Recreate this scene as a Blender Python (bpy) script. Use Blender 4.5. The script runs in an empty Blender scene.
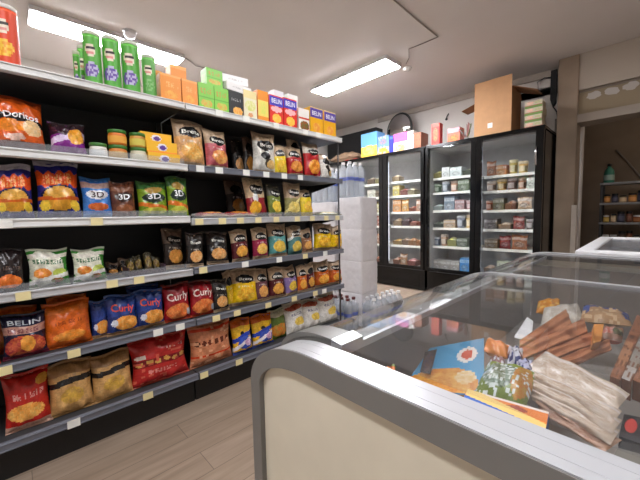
import bpy, bmesh, math, random
from mathutils import Vector, Matrix
R0 = random.Random(7)
C = bpy.context.scene.collection
PI = math.pi

# ------------------------------------------------------------------ camera
FPX, YAW, PITCH, ROLL, CZ = 320.861, 0.8019, 0.0764, -0.0209, 1.15
_f = Vector((-math.sin(YAW), math.cos(YAW), 0)); _r = Vector((math.cos(YAW), math.sin(YAW), 0)); _u = Vector((0, 0, 1))
FW = math.cos(PITCH)*_f - math.sin(PITCH)*_u
_U = math.cos(PITCH)*_u + math.sin(PITCH)*_f
RT = math.cos(ROLL)*_r + math.sin(ROLL)*_U
UP = math.cos(ROLL)*_U - math.sin(ROLL)*_r
EYE = Vector((0, 0, CZ))
def _ray(px, py): return FW + (px-320)/FPX*RT + (240-py)/FPX*UP
def at_x(px, py, X): w = _ray(px, py); return EYE + w*(X/w.x)
def at_y(px, py, Y): w = _ray(px, py); return EYE + w*(Y/w.y)
def at_z(px, py, Z): w = _ray(px, py); return EYE + w*((Z-CZ)/w.z)
cd = bpy.data.cameras.new('camera'); cam = bpy.data.objects.new('camera', cd); C.objects.link(cam)
cd.sensor_width = 36; cd.lens = FPX/640*36; cd.clip_start = 0.02
cam.matrix_world = Matrix(((RT.x, UP.x, -FW.x, 0), (RT.y, UP.y, -FW.y, 0), (RT.z, UP.z, -FW.z, CZ), (0, 0, 0, 1)))
bpy.context.scene.camera = cam

# ------------------------------------------------------------------ materials
def lin(c):
    out = []
    for v in c[:3]:
        v = v/255.0
        out.append(v/12.92 if v <= .04045 else ((v+.055)/1.055)**2.4)
    return tuple(out)
def newmat(name):
    m = bpy.data.materials.new(name); m.use_nodes = True
    nt = m.node_tree; b = nt.nodes['Principled BSDF']
    return m, nt, b
def solid(name, rgb, rough=.5, metal=0, noise=.06, scale=12, bump=0, spec=.5):
    m, nt, b = newmat(name)
    c = lin(rgb)
    tc = nt.nodes.new('ShaderNodeTexCoord'); nz = nt.nodes.new('ShaderNodeTexNoise'); nz.inputs['Scale'].default_value = scale
    nt.links.new(tc.outputs['Object'], nz.inputs['Vector'])
    rp = nt.nodes.new('ShaderNodeValToRGB')
    rp.color_ramp.elements[0].position = .3; rp.color_ramp.elements[1].position = .7
    rp.color_ramp.elements[0].color = tuple(v*(1-noise) for v in c)+(1,)
    rp.color_ramp.elements[1].color = tuple(min(1, v*(1+noise)) for v in c)+(1,)
    nt.links.new(nz.outputs['Fac'], rp.inputs['Fac']); nt.links.new(rp.outputs['Color'], b.inputs['Base Color'])
    b.inputs['Roughness'].default_value = rough; b.inputs['Metallic'].default_value = metal
    b.inputs['Specular IOR Level'].default_value = spec
    if bump:
        bp = nt.nodes.new('ShaderNodeBump'); bp.inputs['Strength'].default_value = bump; bp.inputs['Distance'].default_value = .01
        nt.links.new(nz.outputs['Fac'], bp.inputs['Height']); nt.links.new(bp.outputs['Normal'], b.inputs['Normal'])
    return m
def printed(name, rough, bump=0, scale=30, spec=.5):
    m, nt, b = newmat(name)
    a = nt.nodes.new('ShaderNodeAttribute'); a.attribute_name = 'Print'
    nt.links.new(a.outputs['Color'], b.inputs['Base Color'])
    b.inputs['Roughness'].default_value = rough; b.inputs['Specular IOR Level'].default_value = spec
    if bump:
        tc = nt.nodes.new('ShaderNodeTexCoord'); nz = nt.nodes.new('ShaderNodeTexNoise'); nz.inputs['Scale'].default_value = scale
        nt.links.new(tc.outputs['Object'], nz.inputs['Vector'])
        bp = nt.nodes.new('ShaderNodeBump'); bp.inputs['Strength'].default_value = bump; bp.inputs['Distance'].default_value = .012
        nt.links.new(nz.outputs['Fac'], bp.inputs['Height']); nt.links.new(bp.outputs['Normal'], b.inputs['Normal'])
    return m
def glassy(name, tint=(1, 1, 1), base=.045, gloss=.02, milk=0, milkcol=(230, 235, 240), scale=1.0):
    m, nt, b = newmat(name)
    nt.nodes.remove(b); out = nt.nodes['Material Output']
    tr = nt.nodes.new('ShaderNodeBsdfTransparent'); tr.inputs['Color'].default_value = tint+(1,)
    gl = nt.nodes.new('ShaderNodeBsdfGlossy'); gl.inputs['Roughness'].default_value = gloss
    lw = nt.nodes.new('ShaderNodeLayerWeight'); lw.inputs['Blend'].default_value = .5
    pw = nt.nodes.new('ShaderNodeMath'); pw.operation = 'POWER'; pw.inputs[1].default_value = 5.0
    nt.links.new(lw.outputs['Facing'], pw.inputs[0])
    ma = nt.nodes.new('ShaderNodeMath'); ma.operation = 'MULTIPLY_ADD'; ma.inputs[1].default_value = (1-base)*scale; ma.inputs[2].default_value = base
    nt.links.new(pw.outputs[0], ma.inputs[0])
    mx = nt.nodes.new('ShaderNodeMixShader')
    nt.links.new(ma.outputs[0], mx.inputs['Fac']); nt.links.new(tr.outputs[0], mx.inputs[1]); nt.links.new(gl.outputs[0], mx.inputs[2])
    last = mx
    if milk:
        df = nt.nodes.new('ShaderNodeBsdfDiffuse'); df.inputs['Color'].default_value = lin(milkcol)+(1,)
        m2 = nt.nodes.new('ShaderNodeMixShader'); m2.inputs['Fac'].default_value = milk
        nt.links.new(mx.outputs[0], m2.inputs[1]); nt.links.new(df.outputs[0], m2.inputs[2]); last = m2
    nt.links.new(last.outputs[0], out.inputs['Surface'])
    return m
def emit(name, rgb, strength):
    m, nt, b = newmat(name)
    b.inputs['Base Color'].default_value = lin(rgb)+(1,)
    b.inputs['Emission Color'].default_value = lin(rgb)+(1,); b.inputs['Emission Strength'].default_value = strength
    return m

FILM = printed('printed_film', .27, .4, 20)
CARD = printed('printed_card', .45, .04, 60)
PAINT = printed('matte_print', .75, .05, 40)
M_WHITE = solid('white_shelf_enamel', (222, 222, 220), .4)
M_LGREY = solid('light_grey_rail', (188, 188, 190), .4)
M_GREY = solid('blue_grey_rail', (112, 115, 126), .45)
M_SHELF = solid('grey_shelf_enamel', (150, 150, 152), .5)
M_SHELFD = solid('dark_shelf_enamel', (62, 62, 64), .5)
M_BLACK = solid('black_panel', (20, 20, 22), .55)
M_BLACKG = solid('black_cooler_enamel', (8, 8, 9), .16, spec=.32)
M_POST = solid('dark_steel_post', (60, 58, 58), .5)
M_TAGW = solid('white_price_label', (238, 238, 232), .6)
M_TAGY = solid('yellow_price_label', (236, 222, 168), .6)
M_INNER = solid('white_cooler_liner', (180, 181, 183), .5)
M_CSHELF = solid('white_cooler_shelf', (236, 236, 228), .4)
M_GLASS = glassy('door_glass', (.96, .97, .97), .05)
M_FGLASS = glassy('freezer_glass', (.95, .955, .96), .04, .012, .018, (205, 205, 205), .62)
M_PLASTIC = glassy('clear_plastic', (.95, .96, .97), .06, .15, .10)
M_BOTTLE = glassy('clear_bottle_plastic', (.96, .97, .98), .08, .08, .32, (228, 232, 238))
M_FGREY = solid('grey_freezer_trim', (122, 120, 117), .38, 0, .03)
M_FSILV = solid('silver_freezer_trim', (196, 197, 201), .3, .35, .03)
M_CREAM = solid('cream_freezer_panel', (224, 216, 196), .5, 0, .03)
M_LINER = solid('freezer_liner', (146, 138, 131), .5)
M_FWHITE = solid('white_freezer_enamel', (225, 224, 226), .35)
M_DARK = solid('dark_rubber', (24, 24, 25), .6)
M_CHROME = solid('chrome', (215, 215, 218), .15, 1.0)
M_KRAFT = solid('brown_cardboard', (196, 150, 108), .8, 0, .05)
M_KRAFT_SHADE = solid('shaded_cardboard', (150, 106, 70), .85)  # same cardboard with shade put into its colour, for right side and flaps
M_WRAP = solid('white_wrap_film', (208, 204, 206), .34, 0, .05, 16, .7)
M_BLUECAP = solid('blue_cap', (40, 60, 170), .4)
M_REDCAP = solid('dark_red_cap', (96, 42, 40), .4)
M_WOODP = solid('pallet_wood', (150, 118, 80), .8)
M_CABLE = solid('grey_cable', (140, 130, 122), .6)
M_MIRROR = solid('mirror_face', (205, 205, 205), .06, 1.0, 0)
M_GREENL = solid('green_lid', (62, 120, 48), .35)
M_LED = emit('cooler_led', (240, 244, 255), .75)
M_PANEL = emit('light_panel_face', (250, 251, 255), 30)
M_FILL = emit('fill_panel_face', (250, 251, 255), 13)  # weaker glow for the added panels out of view

def wallmat(name, rgb, noise=.05, scale=2.5, rough=.85):
    return solid(name, rgb, rough, 0, noise, scale, .04)
M_WALL = wallmat('plaster_wall', (212, 206, 200))
M_CEIL = wallmat('ceiling_paint', (212, 205, 201), .03, 1.5)
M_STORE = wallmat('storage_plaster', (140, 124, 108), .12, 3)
def floor_mat():
    m, nt, b = newmat('floor_planks')
    tc = nt.nodes.new('ShaderNodeTexCoord'); mp = nt.nodes.new('ShaderNodeMapping'); mp.inputs['Rotation'].default_value = (0, 0, PI/2)
    nt.links.new(tc.outputs['Object'], mp.inputs['Vector'])
    br = nt.nodes.new('ShaderNodeTexBrick'); br.inputs['Scale'].default_value = 1
    br.inputs['Brick Width'].default_value = 1.2; br.inputs['Row Height'].default_value = .15; br.inputs['Mortar Size'].default_value = .002
    br.inputs['Color1'].default_value = lin((170, 150, 132))+(1,); br.inputs['Color2'].default_value = lin((158, 138, 120))+(1,)
    br.inputs['Mortar'].default_value = lin((128, 112, 98))+(1,)
    nt.links.new(mp.outputs[0], br.inputs['Vector'])
    m2 = nt.nodes.new('ShaderNodeMapping'); m2.inputs['Scale'].default_value = (26, 2.2, 1); nt.links.new(tc.outputs['Object'], m2.inputs['Vector'])
    nz = nt.nodes.new('ShaderNodeTexNoise'); nz.inputs['Scale'].default_value = 1.4; nz.inputs['Detail'].default_value = 6; nt.links.new(m2.outputs[0], nz.inputs['Vector'])
    rp = nt.nodes.new('ShaderNodeValToRGB'); rp.color_ramp.elements[0].color = (.78, .77, .76, 1); rp.color_ramp.elements[1].color = (1.08, 1.08, 1.08, 1)
    rp.color_ramp.elements[0].position = .3; rp.color_ramp.elements[1].position = .7
    nt.links.new(nz.outputs['Fac'], rp.inputs['Fac'])
    mx = nt.nodes.new('ShaderNodeMix'); mx.data_type = 'RGBA'; mx.blend_type = 'MULTIPLY'; mx.inputs[0].default_value = 1
    nt.links.new(br.outputs['Color'], mx.inputs[6]); nt.links.new(rp.outputs['Color'], mx.inputs[7])
    nt.links.new(mx.outputs[2], b.inputs['Base Color']); b.inputs['Roughness'].default_value = .5
    return m
M_FLOOR = floor_mat()

# ------------------------------------------------------------------ mesh builder
WHITE = (255, 255, 255)
class PM:
    """collects vertices, faces and a flat print colour per face"""
    def __init__(s): s.v = []; s.f = []; s.c = []; s.sm = []
    def poly(s, pts, col=WHITE, sm=False):
        i = len(s.v); s.v += [tuple(p) for p in pts]; s.f.append(tuple(range(i, i+len(pts)))); s.c.append(col); s.sm.append(sm)
    def box(s, a, b, col=WHITE):
        x0, y0, z0 = (min(a[i], b[i]) for i in range(3)); x1, y1, z1 = (max(a[i], b[i]) for i in range(3))
        i = len(s.v)
        s.v += [(x0,y0,z0),(x1,y0,z0),(x1,y1,z0),(x0,y1,z0),(x0,y0,z1),(x1,y0,z1),(x1,y1,z1),(x0,y1,z1)]
        for q in ((0,3,2,1),(4,5,6,7),(0,1,5,4),(2,3,7,6),(1,2,6,5),(3,0,4,7)):
            s.f.append(tuple(i+k for k in q)); s.c.append(col); s.sm.append(False)
        return s
    def hexa(s, p, col=WHITE):
        i = len(s.v); s.v += [tuple(q) for q in p]
        for q in ((0,3,2,1),(4,5,6,7),(0,1,5,4),(2,3,7,6),(1,2,6,5),(3,0,4,7)):
            s.f.append(tuple(i+k for k in q)); s.c.append(col); s.sm.append(False)
        return s
    def grid(s, fn, nu, nv, art, sm=True, flip=False):
        i = len(s.v)
        for b in range(nv+1):
            for a in range(nu+1): s.v.append(tuple(fn(a/nu, b/nv)))
        for b in range(nv):
            for a in range(nu):
                q = (i+b*(nu+1)+a, i+b*(nu+1)+a+1, i+(b+1)*(nu+1)+a+1, i+(b+1)*(nu+1)+a)
                s.f.append(q[::-1] if flip else q)
                s.c.append(art((a+.5)/nu, (b+.5)/nv) if callable(art) else art); s.sm.append(sm)
        return s
    def lathe(s, prof, n=24, col=WHITE, o=(0, 0, 0), art=None, sm=True, caps=True):
        """prof = [(radius, z)...]; art(u, k) colours ring k"""
        i = len(s.v)
        for r, z in prof:
            for k in range(n):
                a = 2*PI*k/n; s.v.append((o[0]+r*math.cos(a), o[1]+r*math.sin(a), o[2]+z))
        for j in range(len(prof)-1):
            for k in range(n):
                k2 = (k+1) % n
                s.f.append((i+j*n+k, i+j*n+k2, i+(j+1)*n+k2, i+(j+1)*n+k))
                s.c.append(art((k+.5)/n, j) if art else col); s.sm.append(sm)
        if caps:
            s.f.append(tuple(i+k for k in range(n))[::-1]); s.c.append(col); s.sm.append(False)
            j = len(prof)-1; s.f.append(tuple(i+j*n+k for k in range(n))); s.c.append(art(0, j-1) if art else col); s.sm.append(False)
        return s
    def tube(s, pts, r, n=8, col=WHITE):
        pts = [Vector(p) for p in pts]; i = len(s.v)
        for k, p in enumerate(pts):
            d = (pts[min(k+1, len(pts)-1)]-pts[max(k-1, 0)]).normalized()
            a = d.cross(Vector((0, 0, 1)));
            if a.length < .01: a = d.cross(Vector((1, 0, 0)))
            a.normalize(); b = d.cross(a)
            for q in range(n):
                t = 2*PI*q/n; s.v.append(tuple(p+r*(math.cos(t)*a+math.sin(t)*b)))
        for k in range(len(pts)-1):
            for q in range(n):
                q2 = (q+1) % n
                s.f.append((i+k*n+q, i+k*n+q2, i+(k+1)*n+q2, i+(k+1)*n+q)); s.c.append(col); s.sm.append(True)
        s.f.append(tuple(i+q for q in range(n))[::-1]); s.c.append(col); s.sm.append(False)
        s.f.append(tuple(i+(len(pts)-1)*n+q for q in range(n))); s.c.append(col); s.sm.append(False)
        return s
    def prism(s, outline, a, b, axis='y', col=WHITE):
        """closed outline of 2D points extruded between a and b along an axis"""
        def P(p, t): return (p[0], t, p[1]) if axis == 'y' else ((t, p[0], p[1]) if axis == 'x' else (p[0], p[1], t))
        n = len(outline); i = len(s.v)
        s.v += [P(p, a) for p in outline]+[P(p, b) for p in outline]
        for k in range(n):
            k2 = (k+1) % n; s.f.append((i+k, i+k2, i+n+k2, i+n+k)); s.c.append(col); s.sm.append(False)
        s.f.append(tuple(i+k for k in range(n))[::-1]); s.c.append(col); s.sm.append(False)
        s.f.append(tuple(i+n+k for k in range(n))); s.c.append(col); s.sm.append(False)
        return s
    def text(s, string, fn, u0, u1, v0, v1, col):
        """lettering laid on a surface fn(u, v), u and v in 0..1"""
        vs, fs = glyphs(string)
        i = len(s.v)
        for x, y in vs: s.v.append(tuple(fn(u0+(u1-u0)*x, v0+(v1-v0)*y)))
        for q in fs: s.f.append(tuple(i+k for k in q)); s.c.append(col); s.sm.append(False)
        return s
    def build(s, name, mat, parent=None, loc=None, bevel=0, fix=True):
        me = bpy.data.meshes.new(name); me.from_pydata(s.v, [], s.f)
        if fix:
            bm = bmesh.new(); bm.from_mesh(me); bmesh.ops.recalc_face_normals(bm, faces=bm.faces); bm.to_mesh(me); bm.free()
        at = me.color_attributes.new('Print', 'FLOAT_COLOR', 'CORNER')
        buf = []
        for f, c in zip(s.f, s.c): buf += (list(lin(c))+[1.0])*len(f)
        at.data.foreach_set('color', buf)
        me.polygons.foreach_set('use_smooth', s.sm)
        me.materials.append(mat); me.update()
        o = bpy.data.objects.new(name, me); C.objects.link(o)
        if parent: o.parent = parent
        if loc: o.location = loc
        if bevel:
            b = o.modifiers.new('bevel', 'BEVEL'); b.width = bevel; b.segments = 2; b.limit_method = 'ANGLE'
        return o
_gl = {}
def glyphs(string):
    if string not in _gl:
        cu = bpy.data.curves.new('lettering', 'FONT'); cu.body = string; cu.resolution_u = 2; cu.offset = .012
        ob = bpy.data.objects.new('lettering', cu); C.objects.link(ob)
        dg = bpy.context.evaluated_depsgraph_get(); ev = ob.evaluated_get(dg); me = ev.to_mesh()
        vs = [(v.co.x, v.co.y) for v in me.vertices]; fs = [tuple(p.vertices) for p in me.polygons]
        ev.to_mesh_clear(); bpy.data.objects.remove(ob); bpy.data.curves.remove(cu)
        x0 = min(v[0] for v in vs); x1 = max(v[0] for v in vs); y0 = min(v[1] for v in vs); y1 = max(v[1] for v in vs)
        _gl[string] = ([((x-x0)/(x1-x0), (y-y0)/(y1-y0)) for x, y in vs], fs)
    return _gl[string]
def tag(o, label, cat, group=None, kind=None):
    o['label'] = label; o['category'] = cat
    if group: o['group'] = group
    if kind: o['kind'] = kind
    return o
def thing(name, label, cat, loc=(0, 0, 0), rot=(0, 0, 0), group=None):
    o = bpy.data.objects.new(name, None); C.objects.link(o); o.location = loc; o.rotation_euler = rot; o.empty_display_size = .05
    return tag(o, label, cat, group)
def struct(o): o['kind'] = 'structure'; return o
def copy_tree(o, parent=None):
    c = o.copy(); C.objects.link(c); c.parent = parent
    for ch in list(o.children): copy_tree(ch, c)
    return c

# ------------------------------------------------------------------ printed designs
def hsh(*a):
    h = 0.0
    for k, x in enumerate(a): h += x*(12.9898+65.23*k)
    h = math.sin(h)*43758.5453
    return h-math.floor(h)
def design(bg, *ls):
    def art(u, v):
        c = bg
        for L in ls:
            k = L[0]
            if k == 'b' and L[1] <= v <= L[2]: c = L[3]
            elif k == 'e' and ((u-L[1])/L[3])**2+((v-L[2])/L[4])**2 <= 1: c = L[5]
            elif k == 'f' and ((u-L[1])/L[3])**2+((v-L[2])/L[4])**2 <= 1:
                h = .5*hsh(int(u*9+v*4), int(v*11-u*3), L[1])+.5*hsh(int(u*21-v*3), int(v*24+u*5), L[2]); a, b = L[5], L[6]
                c = tuple(a[i]+(b[i]-a[i])*h for i in range(3))
            elif k == 's' and abs(v-(L[1]+(L[2]-L[1])*u)) <= L[3]: c = L[4]
            elif k == 'z' and abs(v-(L[1]+.03*math.sin(u*26))) <= L[2]: c = L[3]
            elif k == 't' and L[1] <= u <= L[2] and L[3] <= v <= L[4]:
                if hsh(int(u*34), L[3]) > .38 and hsh(int(u*34), int((v-L[3])*44), 3) < .62: c = tuple(.7*L[5][i]+.3*c[i] for i in range(3))
            elif k == 'n':
                h = hsh(int(u*L[1]), int(v*L[2]), 5.1)
                if h < L[3]: c = L[4]
        return c
    return art
KR = (196, 168, 138); BK = (22, 20, 20); OR = (226, 120, 30); YE = (238, 190, 30); RD = (178, 30, 34)
def kraft(main, f1, f2, top=KR, low=None):
    return design(main, ('b', .60, 1.01, top), ('s', .60, .63, .03, main), ('e', .5, .74, .37, .125, BK), ('f', .52, .30, .36, .19, f1, f2), ('b', 0, .06, low or KR), ('t', .2, .8, .50, .55, (235, 225, 210)))
D = dict(
 k_beige=kraft((230, 176, 116), (232, 150, 50), (240, 205, 130)), k_pink=kraft((196, 92, 100), (225, 120, 60), (240, 190, 110)),
 k_white=design((226, 222, 212), ('b', .80, 1.01, KR), ('e', .5, .70, .38, .15, BK), ('e', .45, .42, .22, .10, BK), ('e', .62, .22, .2, .12, (60, 52, 46)), ('f', .72, .2, .2, .12, (214, 160, 80), (240, 210, 150)), ('b', 0, .05, KR)),
 k_yellow=kraft((232, 200, 40), (240, 170, 30), (250, 225, 90)), k_red=kraft((186, 34, 38), (226, 120, 40), (245, 180, 80)),
 k_redw=design((186, 30, 34), ('b', .78, 1.01, KR), ('b', .70, .9, (236, 228, 214)), ('e', .5, .76, .34, .10, BK), ('f', .5, .30, .38, .22, (228, 120, 30), (246, 180, 70)), ('b', 0, .05, KR)),
 k_dark=kraft((50, 38, 32), (214, 130, 50), (240, 180, 90), (120, 96, 80)), k_black=kraft((34, 30, 30), (224, 140, 60), (245, 205, 150), (64, 54, 50)),
 k_wine=kraft((92, 34, 40), (224, 140, 50), (240, 190, 90)), k_mag=kraft((150, 36, 70), (240, 170, 60), (250, 215, 130)),
 k_teal=kraft((96, 168, 164), (226, 180, 60), (244, 214, 110)), k_tealw=design((84, 130, 128), ('b', .62, 1.01, KR), ('s', .55, .95, .05, (232, 232, 228)), ('e', .5, .74, .33, .11, BK), ('f', .5, .26, .34, .2, (226, 190, 70), (244, 220, 120))),
 k_brown=kraft((150, 100, 68), (226, 150, 60), (238, 190, 120)), k_gold=kraft((240, 196, 24), (226, 140, 20), (250, 220, 80)),
 k_yel2=design((236, 204, 40), ('b', .72, 1.01, KR), ('e', .55, .80, .34, .10, BK), ('f', .55, .34, .4, .2, (232, 160, 50), (246, 220, 90))),
 k_purple=kraft((140, 116, 168), (228, 180, 50), (246, 214, 90)), k_bpur=kraft((104, 62, 72), (224, 140, 70), (240, 190, 110)),
 k_orange=kraft((206, 96, 34), (240, 150, 40), (250, 196, 90)), k_green=kraft((112, 128, 50), (232, 190, 50), (246, 216, 100), (92, 90, 80)),
 k_mixed=design((210, 182, 146), ('b', 0, .5, (150, 30, 40)), ('e', .5, .72, .36, .14, BK), ('e', .35, .48, .14, .12, (235, 235, 235)), ('f', .32, .22, .26, .18, (236, 160, 30), (246, 200, 70)), ('b', 0, .05, (120, 96, 80))),
 k_olive=design((150, 142, 90), ('b', .55, 1.01, KR), ('e', .55, .72, .34, .12, BK), ('s', .1, .6, .05, (240, 226, 150)), ('f', .5, .26, .36, .18, (226, 196, 90), (246, 226, 150))),
 d_orange=design((222, 92, 24), ('b', .86, 1.01, (170, 66, 20)), ('e', .3, .42, .34, .12, (244, 140, 40)), ('s', .62, .50, .06, (30, 22, 20)), ('f', .72, .40, .2, .16, (250, 220, 180), (240, 190, 120)), ('b', 0, .14, (120, 60, 40)), ('e', .35, .2, .2, .06, (240, 200, 180))),
 d_purple=design((60, 30, 46), ('b', .0, .55, (134, 40, 140)), ('s', .35, .60, .10, (226, 206, 236)), ('f', .7, .5, .24, .26, (240, 150, 40), (246, 190, 80)), ('b', .78, 1.01, (46, 30, 34))),
 burger=design((44, 44, 126), ('z', .68, .13, (232, 84, 24)), ('t', .15, .85, .58, .78, (250, 196, 110)), ('e', .5, .33, .46, .25, (34, 34, 70)), ('e', .5, .33, .40, .22, (214, 150, 40)), ('b', .30, .36, (206, 92, 24)), ('f', .5, .44, .34, .10, (224, 160, 60), (238, 186, 90)), ('e', .16, .2, .12, .1, (240, 200, 60)), ('e', .86, .2, .12, .1, (240, 200, 60)), ('b', .93, 1.01, (214, 206, 216))),
 tri_blue=design((56, 120, 196), ('b', .76, .9, (170, 140, 130)), ('e', .5, .58, .40, .12, (236, 238, 240)), ('f', .5, .26, .36, .10, (190, 80, 30), (220, 120, 50)), ('b', 0, .08, (110, 160, 220))),
 tri_brown=design((104, 58, 38), ('b', .74, .86, (130, 84, 60)), ('e', .5, .58, .38, .15, (58, 36, 30)), ('f', .5, .24, .36, .12, (140, 78, 44), (160, 96, 56))),
 tri_green=design((126, 160, 40), ('b', .80, 1.01, (70, 120, 60)), ('e', .5, .78, .3, .1, (176, 140, 60)), ('e', .5, .54, .40, .15, (34, 50, 40)), ('s', .36, .22, .06, (226, 120, 40)), ('f', .5, .16, .4, .1, (190, 196, 60), (214, 210, 90))),
 snack_green=design((60, 132, 50), ('e', .42, .5, .46, .52, (226, 226, 206)), ('b', .80, .92, (220, 214, 200)), ('t', .08, .82, .62, .76, (36, 84, 50)), ('f', .30, .36, .22, .14, (226, 120, 40), (240, 170, 80)), ('e', .75, .36, .2, .12, (190, 206, 90)), ('s', .12, .30, .06, (246, 246, 240)), ('f', .66, .14, .16, .07, (196, 60, 40), (120, 160, 50))),
 dark_orange=design((38, 28, 28), ('f', .5, .22, .44, .16, (224, 104, 36), (240, 140, 60)), ('t', .1, .9, .5, .6, (120, 100, 90))),
 belin=design((36, 34, 60), ('b', .56, .74, (196, 146, 130)), ('t', .1, .9, .60, .70, (120, 60, 70)), ('f', .5, .26, .48, .27, (150, 36, 50), (226, 120, 60)), ('f', .55, .32, .18, .2, (240, 150, 50), (246, 180, 80)), ('b', 0, .06, (120, 40, 60))),
 plain_orange=design((224, 104, 28), ('b', .80, .92, (236, 124, 40)), ('t', .2, .8, .52, .62, (150, 60, 20)), ('f', .5, .24, .36, .12, (240, 140, 40), (246, 170, 80))),
 curl_blue=design((34, 56, 122), ('s', .60, .72, .15, (44, 70, 150)), ('f', .6, .28, .4, .20, (236, 140, 40), (246, 190, 110)), ('e', .2, .30, .1, .09, (220, 224, 236)), ('b', 0, .07, (190, 150, 110)), ('b', .93, 1.01, (60, 90, 160))),
 curl_red=design((158, 24, 34), ('f', .5, .26, .46, .22, (222, 100, 40), (244, 160, 90)), ('e', .9, .2, .12, .1, (190, 196, 206)), ('b', .9, 1.01, (110, 22, 26)), ('b', 0, .05, (200, 70, 40))),
 red_bag=design((190, 36, 28), ('t', .1, .9, .56, .68, (240, 200, 190)), ('f', .45, .32, .42, .16, (234, 150, 60), (246, 196, 110)), ('e', .85, .84, .14, .1, (214, 150, 50)), ('b', 0, .08, (214, 170, 150))),
 kraft_bag=design((206, 160, 100), ('s', .62, .70, .06, (40, 34, 32)), ('b', .80, 1.01, (164, 122, 78)), ('f', .5, .36, .28, .16, (220, 176, 70), (196, 150, 80))),
 peanut=design((190, 40, 38), ('b', .44, .60, (124, 24, 26)), ('e', 0.10, 0.50, .06, .05, (222, 160, 80)), ('e', 0.26, 0.53, .06, .05, (214, 160, 80)), ('e', 0.42, 0.50, .06, .05, (206, 160, 80)), ('e', 0.58, 0.53, .06, .05, (222, 160, 80)), ('e', 0.74, 0.50, .06, .05, (214, 160, 80)), ('e', 0.90, 0.53, .06, .05, (206, 160, 80)), ('t', .5, .9, .74, .82, (244, 220, 210)), ('n', 16, 20, .12, (210, 90, 70)), ('e', .12, .66, .1, .05, (236, 220, 210)), ('t', .2, .8, .26, .33, (236, 170, 160))),
 peanut_tan=design((206, 130, 92), ('b', .86, .93, (206, 62, 30)), ('b', .22, .28, (206, 62, 30)), ('e', 0.12, 0.57, .055, .07, (90, 44, 30)), ('e', 0.27, 0.57, .055, .07, (100, 44, 30)), ('e', 0.42, 0.57, .055, .07, (110, 44, 30)), ('e', 0.57, 0.57, .055, .07, (90, 44, 30)), ('e', 0.72, 0.57, .055, .07, (100, 44, 30)), ('e', 0.87, 0.57, .055, .07, (110, 44, 30)), ('n', 14, 18, .12, (230, 170, 130))),
 puff_blue=design((232, 184, 40), ('b', .82, 1.01, (206, 98, 30)), ('e', .42, .6, .1, .06, (40, 36, 40)), ('s', .40, .62, .07, (40, 70, 180)), ('e', .55, .30, .36, .2, (60, 90, 200)), ('s', .14, .46, .06, (240, 236, 240)), ('f', .7, .3, .16, .12, (200, 140, 200), (240, 220, 240)), ('b', 0, .07, (70, 90, 180))),
 green_mix=design((96, 122, 50), ('f', .5, .30, .5, .24, (226, 120, 40), (170, 150, 60)), ('b', .8, 1.01, (200, 196, 170))),
 white_bag=design((226, 224, 220), ('b', .80, 1.01, (206, 190, 170)), ('f', .5, .86, .48, .09, (150, 50, 34), (190, 96, 60)), ('t', .2, .8, .60, .68, (90, 90, 120)), ('f', .62, .38, .30, .14, (226, 186, 60), (240, 212, 110)), ('b', 0, .05, (190, 190, 186))),
 box_orange=design((244, 152, 52), ('t', .15, .85, .52, .72, (250, 200, 120)), ('b', .92, 1.01, (250, 176, 90)), ('f', .5, .28, .34, .14, (250, 190, 80), (240, 140, 40))),
 box_green=design((132, 206, 70), ('t', .12, .9, .60, .82, (236, 120, 40)), ('b', .46, .50, (100, 180, 50)), ('f', .5, .26, .38, .14, (190, 224, 90), (240, 150, 60))),
 box_black=design((28, 28, 30), ('t', .2, .8, .62, .74, (210, 210, 206)), ('f', .6, .22, .34, .18, (240, 150, 50), (250, 210, 120))),
 box_cream=design((240, 232, 200), ('b', .72, 1.01, (242, 224, 160)), ('f', .5, .48, .4, .18, (214, 220, 110), (244, 236, 190)), ('e', .5, .16, .2, .07, (226, 160, 110))),
 box_stripe=design((244, 152, 50), ('b', .2, .7, (240, 220, 110)), ('f', .5, .45, .3, .2, (220, 224, 100), (244, 220, 120))),
 box_red=design((226, 52, 40), ('b', .66, .98, (70, 66, 190)), ('e', .5, .54, .42, .10, (250, 190, 190)), ('f', .5, .24, .34, .15, (250, 190, 60), (250, 214, 110))),
 box_yellow=design((244, 178, 30), ('b', .62, .95, (88, 66, 160)), ('f', .5, .28, .30, .16, (236, 140, 60), (250, 200, 90)), ('b', .95, 1.01, (250, 220, 150))),
 box_herb=design((236, 232, 224), ('b', .52, .62, (214, 70, 50)), ('f', .55, .25, .42, .22, (60, 120, 50), (200, 60, 40))),
 box_mini=design((246, 188, 40), ('e', .5, .5, .16, .32, (236, 230, 240)), ('e', .52, .46, .10, .22, (96, 56, 150)), ('b', 0, .1, (250, 150, 50))),
 box_white=design((246, 244, 242), ('t', .2, .8, .4, .6, (200, 196, 194))),
 can_red=None, can_green=None)

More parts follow.
